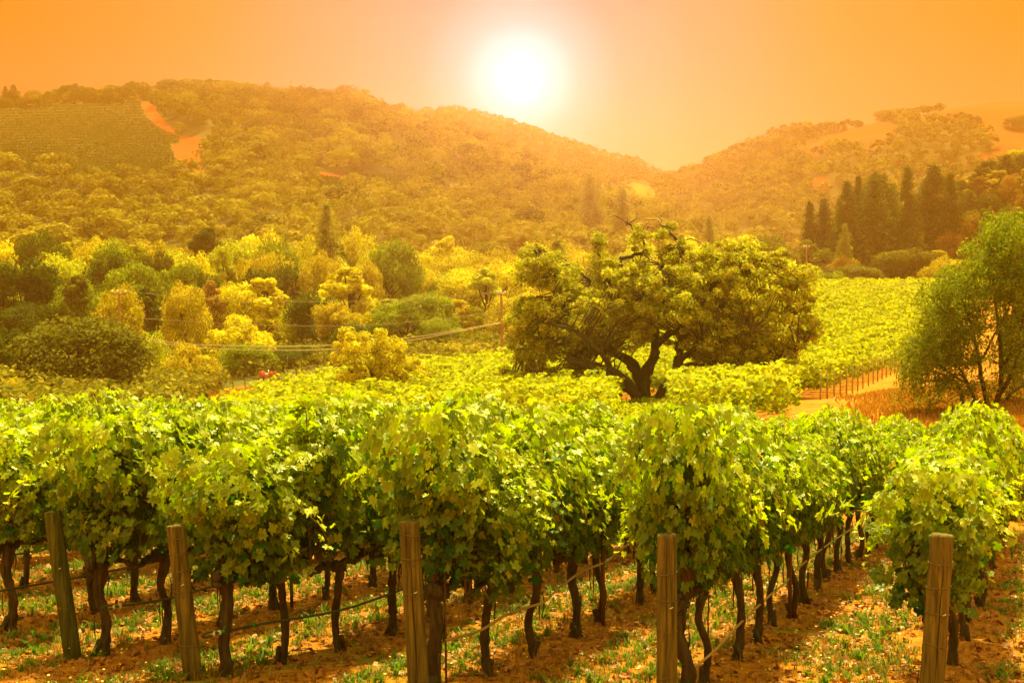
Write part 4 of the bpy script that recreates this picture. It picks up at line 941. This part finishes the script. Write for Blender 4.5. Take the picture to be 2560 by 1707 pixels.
def canopy(seed, span, end=False, tall=0.0):
    """grape canopy round the origin; x along the row, y across, z up from the soil"""
    r = np.random.default_rng(seed); P_, N_, T_, S_, Q_ = [], [], [], [], []
    st = MB()
    # arching shoots from the cordon
    ns = 17 + (3 if end else 0)
    for k in range(ns):
        x0 = r.uniform(-.06 if end else -span, span); side = 1 if k % 2 else -1; up_ = r.uniform(.68, 1.04) + tall
        outw = side * r.uniform(.08, .52); ln = r.normal(0, .16) + (r.uniform(-.2, 0.2)); ln = abs(ln) * .6 - .05 if end else ln
        if end and k in (5, 8): outw = side * r.uniform(.7, .85); up_ = r.uniform(.75, .95)
        if k < 3: outw *= .3; up_ += (.36 if k == 0 and seed % 2 else .22)
        drop = r.uniform(.0, .46) if abs(outw) > .26 else r.uniform(-.1, .15)
        pts = [[x0, 0, .80], [x0 + ln * .4, outw * .25, .80 + up_ * .55], [x0 + ln * .8, outw * .65, .80 + up_ * .95], [x0 + ln * 1.2, outw * 1.05, .80 + up_ - .06 - drop * .45], [x0 + ln * 1.4, outw * 1.22, .80 + up_ - .1 - drop]]
        q = smoothpath(pts, 5); st.tube(q, np.linspace(.006, .0025, len(q)), 4, cap=False)
        m = 26; u_ = np.linspace(.12, 1, m); idx = u_ * (len(q) - 1); i0 = np.clip(idx.astype(int), 0, len(q) - 2); f_ = (idx - i0)[:, None]
        c = q[i0] * (1 - f_) + q[i0 + 1] * f_; tan = unit(q[i0 + 1] - q[i0]); alt = np.where(np.arange(m) % 2, 1, -1)[:, None]
        sd_ = unit(np.cross(tan, [0, 0, 1]) + r.normal(0, .3, (m, 3)))
        off = sd_ * alt * r.uniform(.03, .09, (m, 1)) + r.normal(0, .02, (m, 3)); off[:, 2] += .02
        P_.append(c + off); N_.append(r.normal(0, .38, (m, 3)) + [0, outw * .9, .75]); T_.append(off * 6 + tan * .5 + r.normal(0, .3, (m, 3)) - [0, 0, .35])
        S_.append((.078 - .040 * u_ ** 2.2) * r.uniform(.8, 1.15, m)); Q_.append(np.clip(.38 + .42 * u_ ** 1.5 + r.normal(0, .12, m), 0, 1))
    # outer leaf wall and top
    m = 640 if not end else 760
    hh = .87 + (1.14 + tall) * r.random(m) ** .8
    wd = np.interp(hh, [.8, .98, 1.2, 1.5, 1.75, 1.98 + tall], [.13, .22, .31, .40, .40, .22]); x = r.uniform(-.10 if end else -span - .08, span + .08, m)
    lump = 1 + .22 * np.sin(x * 5.1 + hh * 4 + seed) + .12 * np.sin(x * 11 + seed * 2.1 - hh * 7)
    side = np.where(r.random(m) < .5, 1, -1); top = hh > 1.66; cross = side * wd * lump * np.where(top, r.random(m) ** .6, r.uniform(.72, 1.08, m))
    P_.append(np.stack([x, cross, hh], -1)); nn = np.stack([r.normal(0, .45, m), side * np.where(top, .45, .9), np.where(top, 1.0, .7)], -1) + r.normal(0, .34, (m, 3))
    if end:
        e = r.random(m) < .38; hb = hh[e]; P_[-1][e] = np.stack([-.08 - np.interp(hb, [1.0, 1.38, 1.7], [0, .03, .34]) * r.uniform(.4, 1.0, e.sum()) - .06 * r.random(e.sum()), r.uniform(-1, 1, e.sum()) * np.interp(hb, [.6, 1.1, 1.6, 2], [.2, .4, .5, .3]), hb], -1); nn[e] = np.stack([-np.ones(e.sum()), r.normal(0, .5, e.sum()), r.uniform(.4, 1.3, e.sum())], -1)
    N_.append(nn); T_.append(np.stack([r.normal(0, .5, m), side * .3, -np.ones(m)], -1)); S_.append(r.uniform(.036, .080, m)); Q_.append(np.clip(.12 + .44 * ((hh - .7) / 1.4) ** 1.3 + r.normal(0, .14, m), 0, 1))  # younger tops lighter; shade under the canopy painted into the low leaves
    # inner leaves that close the view through, inside shade put into their dark tone
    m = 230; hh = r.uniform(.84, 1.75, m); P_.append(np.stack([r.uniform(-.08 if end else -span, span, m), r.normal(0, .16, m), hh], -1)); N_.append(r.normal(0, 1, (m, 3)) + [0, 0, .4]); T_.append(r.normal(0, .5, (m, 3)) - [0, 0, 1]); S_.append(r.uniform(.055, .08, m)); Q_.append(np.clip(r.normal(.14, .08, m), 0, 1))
    pos = np.concatenate(P_); V, Fc = leaf_batch(pos, np.concatenate(N_), np.concatenate(T_), np.concatenate(S_), r)
    qq = np.concatenate(Q_); qq = np.where(r.random(len(qq)) < .006, r.uniform(1.3, 1.9, len(qq)), qq); Q_ = [qq]
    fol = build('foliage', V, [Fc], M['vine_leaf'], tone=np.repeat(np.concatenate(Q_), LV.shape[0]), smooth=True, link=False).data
    return fol, st.build('shoots', M['shoot'], link=False).data
def vine_trunk(seed, thick, short=False):
    r = np.random.default_rng(seed); t = MB()
    a, b = r.normal(0, .035, 2), r.normal(0, .035, 2)
    q = smoothpath([[0, 0, -.06], [a[0] * .6 + .01, a[1] * .6, .10], [a[0], a[1], .32], [b[0], b[1], .55], [0, 0, .74], [0.0, 0, .82]], 5)
    rad = np.interp(np.linspace(0, 1, len(q)), [0, .08, .25, .6, .85, 1], np.array([.058, .044, .034, .033, .042, .046]) * thick)
    t.tube(q, rad * (1 + .08 * r.normal(size=len(q))), 14, ridge=.14, twist=.28, seed=seed)
    for k in range(3):                              # peeling strips and a root foot
        an = r.uniform(0, 6.28); z0 = r.uniform(.1, .6); s_ = np.array([math.cos(an), math.sin(an), 0]) * .045 * thick
        t.tube([[s_[0], s_[1], z0], [s_[0] * 1.25 + r.normal(0, .01), s_[1] * 1.25, z0 + .12], [s_[0] * 1.1, s_[1] * 1.1, z0 + .24]], [.004, .007, .003], 4)
    an = r.uniform(0, 6.28); t.tube([[0, 0, .14], [.05 * math.cos(an), .05 * math.sin(an), .05], [.10 * math.cos(an), .10 * math.sin(an), -.03]], [.03 * thick, .024 * thick, .015], 7, ridge=.1, seed=seed + 1)
    tm = t.build('trunk', M['trunk'], link=False, smooth=False).data
    c = MB()
    for s in (-1, 1):
        pts = [[0, 0, .76], [s * .08, r.normal(0, .01), .82], [s * .2, r.normal(0, .02), .80 + r.normal(0, .02)], [s * .36, r.normal(0, .02), .80 + r.normal(0, .02)], [s * .55, 0, .80]]
        if short and s < 0: pts = [[p_[0] * .38, p_[1], p_[2]] for p_ in pts]
        q = smoothpath(pts, 4); c.tube(q, np.interp(np.linspace(0, 1, len(q)), [0, .3, 1], [.042, .030, .018]) * (1 + .18 * r.normal(size=len(q))) * (thick * .5 + .5), 9, ridge=.16, twist=.3, seed=seed + 5)
        for k in range(4):
            x = s * r.uniform(.1, .18 if short and s < 0 else .5); c.tube([[x, 0, .80], [x + r.normal(0, .01), r.normal(0, .03), .86], [x, r.normal(0, .03), .90]], [.026, .024, .012], 6, ridge=.2, seed=k)
    return tm, c.build('cordon', M['trunk'], link=False).data
CAN = [canopy(200 + k, .56, tall=[0, .04, -.06, .08, 0, -.03, .05, 0, .02][k]) for k in range(9)]
CANE = [canopy(300 + k, .62, True) for k in range(5)]
TRK = [vine_trunk(400 + k, [1.0, 1.1, .9, 1.05, 1.2, .95, 1.0, 1.15][k]) for k in range(8)]
TRKE = [vine_trunk(500 + k, [1.3, 1.35, 1.7, 1.6, 1.5][k], True) for k in range(5)]
ROWN = {4: -.69, 3: -2.47, 2: -4.12, 1: -5.78, 0: -7.45, -1: -9.15}
for k in range(-2, -13, -1): ROWN[k] = ROWN[k + 1] - 1.69
SP = {4: 1.15, 3: 1.06, 2: 1.0, 1: 1.0, 0: .95, -1: 1.05}
ROWNAME = {4: 'rightmost vine row', 3: 'second vine row from the right', 2: 'third vine row from the right', 1: 'fourth vine row from the right', 0: 'fifth vine row from the right', -1: 'sixth vine row from the right'}
for k in range(-2, -13, -1): ROWNAME[k] = f'{ORD[4 - k]} vine row from the right'
ZA = -math.atan(.061)
BEND = {2: ([9.4, 10.6, 11.6], [-4.55, -4.17, -4.12]), 1: ([9.4, 9.85, 10.5, 11.2], [-6.45, -6.30, -6.05, -5.78]), 0: ([9.9, 10.2, 10.8, 11.7], [-7.95, -7.72, -7.5, -7.45])}
def rowpt(k, su): return UX * su + NX * (float(np.interp(su, *BEND[k])) if k in BEND else ROWN[k])
SUL = {3: [10.0, 11.0, 12.0, 12.9, 13.9, 14.65, 15.65, 16.8, 17.8, 18.9, 20, 20.9, 22.1, 23.3], 2: [9.85, 10.6, 11.5, 12.6, 13.4, 14.7], 1: [9.85, 10.5, 11.1, 12.0, 13.0], 0: [10.2, 10.8, 11.7, 12.7, 13.8], -1: [10.7, 12.0, 12.7, 13.7]}
def vine_su(k, i):
    L = SUL.get(k); return None if L is None else (L[i] if i < len(L) else L[-1] + (i - len(L) + 1) * 1.02)
START = {4: 10.40, 3: 10.15, 2: 9.95, 1: 10.0, 0: 10.5}
VISN = 0
def vineyard():
    global VISN
    r = np.random.default_rng(77)
    for k in sorted(ROWN, reverse=True):
        st = START.get(k, 10.4 if k == -1 else 10.2 + r.uniform(0, .8)); sp_r = SP.get(k, 1.03)
        i = 0; vis = []
        while True:
            su = st + i * sp_r if k not in SUL else vine_su(k, i); i += 1
            if su > (31.6 if k > -6 else 30.5): break
            q = rowpt(k, su) + r.normal(0, .03, 2)
            if q[1] < 3: continue
            px = 1280 + F * q[0] / q[1]
            if px < -190 or px > 2790: continue
            
            vis.append((su, q, i))
        for c, (su, q, i) in enumerate(vis):
            z = float(H(q[0], q[1])); rz = -TH + math.pi / 2 + (math.pi if (r.random() < .5 and i > 1) else 0)
            # local x runs along the row
            yaw = math.atan2(UX[1], UX[0]); flip = (r.random() < .5) and i > 1
            root = empty('grapevine', (q[0], q[1], z)); root.rotation_euler = (0, -ZA * 0, yaw + (math.pi if flip else 0))
            if i == 1 and k >= -1: fo, sh = CANE[(k + 1) % 5]
            else: fo, sh = CAN[r.integers(9)]
            tr, co = (TRKE[{0: 0, 1: 1, 2: 2, 3: 3, 4: 4}.get(k, 0)] if i == 1 else TRK[r.integers(8)])
            s = r.uniform(.92, 1.08)
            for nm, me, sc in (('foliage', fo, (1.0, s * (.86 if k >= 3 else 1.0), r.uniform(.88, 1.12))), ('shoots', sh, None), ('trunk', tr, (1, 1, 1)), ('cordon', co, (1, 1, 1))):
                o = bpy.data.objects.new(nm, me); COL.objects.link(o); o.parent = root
                if nm == 'foliage': fs = sc
                o.scale = sc if sc else fs
            tag(root, f'{ORD[c]} vine ' + ('from the end post' if k >= 0 else ('from the near end' if k == -1 else 'from the left frame edge')) + f' in the {ROWNAME[k]}', 'grapevine', 'grapevines in rows on the near slope'); VISN += 1
vineyard(); print('vines', VISN)

# ------------------------------------------------------------------ end posts
def end_post(k, top, base, rad, label, seed, cracks, wires):
    """top/base: photo pixels; the post leans between them"""
    r = np.random.default_rng(seed); row = {0: 10.1, 1: 9.6, 2: 9.45, 3: 9.65, 4: 9.75}[k]
    b = rowpt(k, row); D = b[1]; x = (base[0] - 1280) / F * D; b3 = np.array([x, D, float(H(x, D))]); t3 = P(top[0], top[1], D + .02)
    v = t3 - b3; L = np.linalg.norm(v); d = v / L
    root = empty('end_post', b3); tag(root, label, 'post', 'round wooden end posts of the near vine rows')
    p_ = MB(); n = 16; q = [d * (-.3), d * .2] + [d * (L * f_) for f_ in (.35, .55, .75, .9, .985)] + [d * L]
    rd = np.array([1.06, 1.05, 1.03, 1.02, 1.0, .99, .985, .93]) * rad; p_.tube(q, rd, 20, ridge=.012, seed=seed); po = p_.build('post_shaft', M['mossy_post' if k == 0 else 'post'], root, smooth=False)
    for (an, z0, z1, w) in cracks:
        a = np.array([math.sin(an), -math.cos(an), 0]); c = MB(); zz = np.linspace(z0, z1, 12)
        side = np.array([math.cos(an), math.sin(an), 0]); wob = np.cumsum(r.normal(0, .0016, 12))
        pts = [d * z * L + a * rad * 1.012 + side * wb for z, wb in zip(zz, wob)]; c.tube(pts, np.clip(1.5 * w * np.sin(np.linspace(.15, 3.0, 12)), .0008, 1), 5); c.build('crack', M['crack'], root)
    for z in wires:
        c = MB(); th = np.linspace(0, 2 * math.pi, 25); tilt = r.normal(0, .012, 2)
        pts = [d * z * L + np.array([math.cos(a) * rad * 1.04, math.sin(a) * rad * 1.04, math.cos(a) * tilt[0] + math.sin(a) * tilt[1]]) for a in th]; c.tube(pts, .0036, 5)
        a = r.uniform(-2.4, -.8); s0 = d * z * L + np.array([math.cos(a), math.sin(a), 0]) * rad * 1.06; c.tube([s0, s0 + [.004, -.012, -.02], s0 + [0, -.004, -.05]], .003, 4); c.build('wire_loop', M['wire'], root)
    m_ = MB(); s0 = d * (L * .62) + np.array([.15, -.99, 0]) * rad * 1.02; m_.tube([s0, s0 + [.012, -.012, .006], s0 + [.022, -.004, .012]], [.004, .005, .004], 5); m_.build('staple', M['clip'], root)
    return b3, d, L
EP = {}
EP[0] = end_post(0, (130, 1278), (171, 1640), .072, 'leftmost wooden end post, green-stained, leaning left, mostly under leaves', 1, [(.5, .1, .85, .002)], [.35])
EP[1] = end_post(1, (438, 1312), (474, 1702), .072, 'leaning wooden end post second from the left, with four wire loops', 2, [(.2, .55, .95, .0016)], [.22, .58, .70, .82, .93])
EP[2] = end_post(2, (1023, 1303), (1046, 1775), .076, 'middle wooden end post with its flat top free and a long dark crack', 3, [(.05, .05, .82, .0045), (-.3, .86, .97, .004)], [.62, .80, .93])
EP[3] = end_post(3, (1667, 1335), (1672, 1800), .072, 'straight wooden end post second from the right, in front of the curving hose', 4, [(-.1, .3, .98, .0022), (.0, .03, .25, .0018)], [.24, .50, .66, .80])
EP[4] = end_post(4, (2356, 1335), (2334, 1830), .077, 'rightmost wooden end post with a long split, under the bushy end vine', 5, [(-.05, .15, .9, .003)], [.17, .47, .62, .75, .87])

# ------------------------------------------------------------------ irrigation hoses
def hose(k, pts, mat, rad, label, ties=(), clip=None, tail=True):
    q = [];
    for su, h, off in pts:
        g = rowpt(k, su) + NX * off; q.append([g[0], g[1], float(H(*g)) + h])
    q = smoothpath(q, 6); base = q[0].copy(); root = empty('irrigation_hose', base); tag(root, label, 'hose', 'irrigation hoses strung along the vine rows')
    m_ = MB(); m_.tube(q - base, rad, 7); m_.build('hose', mat, root)
    for t in ties:
        c = q[int(t * (len(q) - 1))] - base; m_ = MB(); m_.tube([c + [-.012, 0, 0], c + [.012, 0, .004]], rad * 1.6, 8); m_.tube([c, c + [.01, -.01, .03], c + [.02, -.01, .055]], .004, 4); m_.build('tie', M['green_tie'], root)
    if clip is not None:
        c = q[0] - base; d = unit(q[2] - q[0]); m_ = MB()
        m_.tube(smoothpath([c + d * .02, c - d * .05 + [0, 0, .02], c - d * .12 + [0, 0, .012], c - d * .14, c - d * .10 - [0, 0, .015], c - d * .02 - [0, 0, .012]], 3), rad * .8, 6); m_.build('folded_end', mat, root)
        for f_ in (-.035, .03): m_ = MB(); m_.tube([c + d * f_, c + d * (f_ + .016)], rad * 2.0, 8); m_.build('clip', M['clip'], root)
    # drippers
    for t in np.arange(.08, .95, .5 / max(2, len(q) * .1)):
        c = q[int(t * (len(q) - 1))] - base; m_ = MB(); m_.tube([c, c - [0, 0, rad * 2.2]], [rad * .7, rad * .3], 5); m_.build('dripper', M['hose'], root)
hose(3, [(10.15, .28, .05), (10.9, .30, .06), (12, .34, .06), (13.5, .38, .05), (14.4, .41, .05), (14.8, .46, .05), (16.5, .50, .05), (19, .54, .04), (22, .58, .04), (25, .60, .04), (30.5, .6, 0)], M['lit_hose'], .0105, 'sunlit tan hose running straight up the second vine row from the right', (.0, .33))
hose(2, [(9.9, .42, .10), (10.3, .43, .10), (10.7, .50, .08), (11.2, .50, .08), (11.5, .49, .08), (11.9, .56, .08), (12.6, .63, .06), (13.4, .64, .06), (14.5, .72, .05), (17, .7, .04), (30.5, .6, 0)], M['lit_hose'], .0115, 'sunlit tan bent hose in the third vine row, right of the middle post', ())
hose(1, [(9.72, .37, .10), (10.2, .39, .08), (11, .40, .06), (12, .41, .05), (13, .44, .05), (15, .46, .04), (30.5, .5, 0)], M['hose'], .011, 'dark hose with white clip tied to the leaning end post', (.03, .16), True)
hose(0, [(10.25, .44, .10), (10.8, .43, .08), (12, .44, .06), (13.5, .45, .05), (16, .46, .04), (30.5, .5, 0)], M['hose'], .011, 'dark hose with white clip tied to the leftmost end post', (), True)
hose(-1, [(10.3, .42, .05), (12, .42, .05), (13.6, .43, .05), (16, .44, .04), (30.5, .5, 0)], M['hose'], .011, 'dark hose of the sixth row, behind the leftmost end post', ())
hose(-2, [(12, .44, .05), (14, .44, .05), (17, .44, .04), (30.5, .5, 0)], M['hose'], .011, 'dark hose of the seventh row, at the left edge', ())

# stakes beside a few vines and green ties on trunks
for i, (k, su, h, mt, lab) in enumerate([(3, 14.55, .95, 'stake', 'rusty square stake beside a trunk in the second row from the right'), (0, 13.0, .9, 'stake', 'dark wooden stake behind the leaning end post, in the fifth row'),
      (-1, 13.5, .95, 'trunk', 'thick dark stake touching a trunk at left, between the two left posts'), (2, 13.35, .95, 'stake', 'rusty stake tied to the vine with green tape in the third row'), (2, 9.98, 1.4, 'shoot', 'rusty stake rising behind the first thick vine right of the middle post')]):
    g = rowpt(k, su) + NX * .06 - UX * .03; z = float(H(*g)); m_ = MB(); sw = .014 if mt == 'shoot' else .03; m_.box([0, 0, h / 2 - .1], [sw, sw, h + .2]); m_.box([0, 0, h + .01], [sw * .8, sw * .8, .03]); o = m_.build('vine_stake', M[mt]); o.location = (g[0], g[1], z); o.rotation_euler = (.02, -.02, .4)
    tag(o, lab, 'stake', 'stakes in the near vine rows')
for i, (k, idx, h, lab) in enumerate([(1, 1, .72, 'green tie round the top of the second trunk right of the leaning post'), (2, 4, .66, 'green tie round a trunk in the middle of the third row'), (3, 0, .34, 'green tie low on the first trunk behind the straight end post')]):
    su = vine_su(k, idx); g = rowpt(k, su); m_ = MB(); th = np.linspace(0, 6.2, 18); m_.tube([[.052 * math.cos(a), .052 * math.sin(a), .006 * a] for a in th], .006, 5); m_.tube([[.05, -.02, 0], [.07, -.04, -.05], [.065, -.05, -.12]], .005, 4)
    o = m_.build('plant_tie', M['green_tie']); o.location = (g[0], g[1], float(H(*g)) + h); tag(o, lab, 'tie', 'green ties on vine trunks')

# ------------------------------------------------------------------ ground cover
def scatter_pts(n, r, smin, smax, nmin, nmax):
    su = r.uniform(smin, smax, n * 3) if smax - smin < 4 else smin + (smax - smin) * r.random(n * 3) ** 1.25
    sn = r.uniform(nmin, nmax, n * 3); x = su * UX[0] + sn * NX[0]; y = su * UX[1] + sn * NX[1]
    px = 1280 + F * x / np.maximum(y, .5); ok = (px > -120) & (px < 2680) & (y > 7.5); return su[ok][:n], sn[ok][:n], x[ok][:n], y[ok][:n]
def rowdist(sn): return np.abs((sn + .69 + .845) % 1.69 - .845)
def cover():
    r = np.random.default_rng(91)
    # fallen leaves
    su, sn, x, y = scatter_pts(52000, r, 7.5, 34, -14, 6.5); z = H(x, y)
    w = .55 + .45 * (wavy(x, y, 2.3, 11) > -.1); k = r.random(len(x)) < w; x, y, z = x[k], y[k], z[k]; n = len(x)
    t8 = LV[[0, 1, 4, 6, 9, 11, 12, 14, 17, 20]]; f8 = np.array([[0, 1 + (i + 1) % 9, 1 + i] for i in range(9)])
    t = np.broadcast_to(t8, (n,) + t8.shape).copy(); cu = r.uniform(-.9, 1.1, n)[:, None]; t[..., 2] = cu * (t[..., 0] ** 2) * .6 + r.normal(0, .14, t.shape[:2]); t[..., 1] *= r.uniform(.7, 1.1, n)[:, None]
    V, Fc = stamp(t, f8, np.stack([x, y, z + r.uniform(.006, .03, n)], -1), r.normal(0, .33, (n, 3)) + [0, 0, 1], r.normal(size=(n, 3)), r.uniform(.018, .055, n))
    o = build('fallen_leaves', V, [Fc], M['leaf_litter'], tone=np.repeat(r.random(n), len(t8))); tag(o, 'orange and brown dead leaves littering the soil under the vines', 'leaf litter', kind='stuff')
    # grass: tufts of thin blades, denser in the middle of the alleys
    def blades(name, mat, ntuft, nb, hmin, hmax, wdt, thr, seed, lab, dry=False, zone=(7.5, 36, -15, 6.5)):
        r = np.random.default_rng(seed); su, sn, x, y = scatter_pts(ntuft, r, *zone); rd = rowdist(sn)
        den = .5 + .5 * wavy(x, y, 1.9, 15 if not dry else 25) + .35 * wavy(x, y, 5.5, 16)
        if not dry: den = den + np.clip((rd - .42) * 1.8, -.5, .5) + np.where(sn > .2, .1, 0)
        k = den > thr; x, y = x[k], y[k]; n = len(x); z = H(x, y)
        c = np.repeat(np.stack([x, y, z], -1), nb, 0); m = len(c); a = r.uniform(0, 6.28, m); sp = np.repeat(r.uniform(.02, .07, n), nb)
        c[:, 0] += np.cos(a) * sp * r.random(m); c[:, 1] += np.sin(a) * sp * r.random(m)
        h = r.uniform(hmin, hmax, m) * np.repeat(r.uniform(.6, 1.2, n), nb); b = r.uniform(0, 6.28, m); ben = r.uniform(.15, .95, m) * h
        dx = np.cos(b); dy = np.sin(b); w = wdt * r.uniform(.6, 1.3, m); V = np.zeros((m, 5, 3))
        for q_, (f_, g_, ww) in enumerate([(0, 0, 1), (0, 0, -1), (.6, .35, .8), (.6, .35, -.8), (1, 1, 0)]):
            V[:, q_, 0] = c[:, 0] + dx * ben * g_ - dy * w * ww; V[:, q_, 1] = c[:, 1] + dy * ben * g_ + dx * w * ww; V[:, q_, 2] = c[:, 2] + h * f_ * (1 - .25 * g_) - .005
        i = (np.arange(m) * 5)[:, None]; f1 = i + np.array([[0, 1, 3, 2]]); f2 = i + np.array([[2, 3, 4]])
        o = build(name, V.reshape(-1, 3), [f1, f2], mat, tone=np.repeat(np.clip(r.normal(.5, .22, m), 0, 1), 5)); tag(o, lab, 'grass' if 'grass' in name else 'weeds', kind='stuff'); print(name, m)
    blades('grass', M['grassblade'], 34000, 14, .03, .10, 0.0032, .40, 5, 'patchy green grass growing in the alleys between the vine rows')
    blades('dry_grass', M['drygrass'], 9000, 14, .04, .15, .0025, .35, 6, 'straw coloured dry grass tufts between the vine rows', True)
    blades('weeds', M['weedleaf'], 6500, 11, .05, .15, .011, .62, 7, 'broad-leaved green weeds in clumps on the orange soil')
    # small yellow flower heads
    su, sn, x, y = scatter_pts(2600, r, 7.8, 26, -12, 5); k = wavy(x, y, 2.6, 33) > .0; x, y = x[k], y[k]; n = len(x); z = H(x, y) + r.uniform(.06, .16, n)
    a = np.arange(6) / 6 * 6.28; tv = np.concatenate([[[0, 0, .2]], np.stack([np.cos(a), np.sin(a), 0 * a], -1)]); tf = np.array([[0, 1 + i, 1 + (i + 1) % 6] for i in range(6)])
    V, Fc = stamp(tv, tf, np.stack([x, y, z], -1), r.normal(0, .3, (n, 3)) + [0, 0, 1], r.normal(size=(n, 3)), r.uniform(.007, .013, n)); o = build('wildflowers', V, [Fc], M['flower'], tone=np.repeat(r.random(n), 7))
    tag(o, 'tiny pale yellow flower heads dotted over the grass', 'wildflowers', kind='stuff')
    # dry grass on the bank at the right and by the fence
    r = np.random.default_rng(14); px = np.concatenate([r.uniform(2030, 2700, 26000), r.uniform(430, 880, 9000)]); D = np.concatenate([r.uniform(34, 78, 26000), r.uniform(105, 128, 9000)])
    x = (px - 1280) / F * D; ok = ~in_field(x, D) & ((px < 1000) | (r.random(len(px)) < np.clip((px - 2060) / 260, 0, 1) ** 1.5)); x, D = x[ok], D[ok]; z = H(x, D); m = len(x); sz = .12 + D * .0022
    V, Fc = stamp(QV * [.35, 1, 1], QF, np.stack([x, D, z + sz * .3], -1), np.stack([r.normal(0, .5, m), -np.ones(m), r.normal(0, .4, m)], -1), np.stack([r.normal(0, .35, m), np.zeros(m), np.ones(m)], -1), sz * r.uniform(.6, 1.3, m))
    o = build('tall_dry_grass', V, [Fc], M['drygrass'], tone=np.repeat(np.clip(r.normal(.45, .25, m), 0, 1), 4)); tag(o, 'tall orange dry grass on the bank below the feathery tree', 'grass', kind='stuff')
cover()

# ------------------------------------------------------------------ haze: one closed box of even air
def haze():
    m_, b = newmat('haze_air'); pv = b.n('ShaderNodeVolumePrincipled'); pv.inputs['Color'].default_value = (1.0, .52, .12, 1); pv.inputs['Density'].default_value = HAZE
    pv.inputs['Anisotropy'].default_value = .82; pv.inputs['Density Attribute'].default_value = ''
    o = b.n('ShaderNodeOutputMaterial'); b.link(pv.outputs[0], o.inputs['Volume'])
    x0, x1, y0, y1, z0, z1 = -2300, 2300, -2300, 2300, -14, 166
    v = [[x, y, z] for x in (x0, x1) for y in (y0, y1) for z in (z0, z1)]
    o = build('haze', v, [[[0, 1, 3, 2], [4, 6, 7, 5], [0, 4, 5, 1], [2, 3, 7, 6], [0, 2, 6, 4], [1, 5, 7, 3]]], m_); tag(o, kind='stuff')
HAZE = 0.0006
haze()
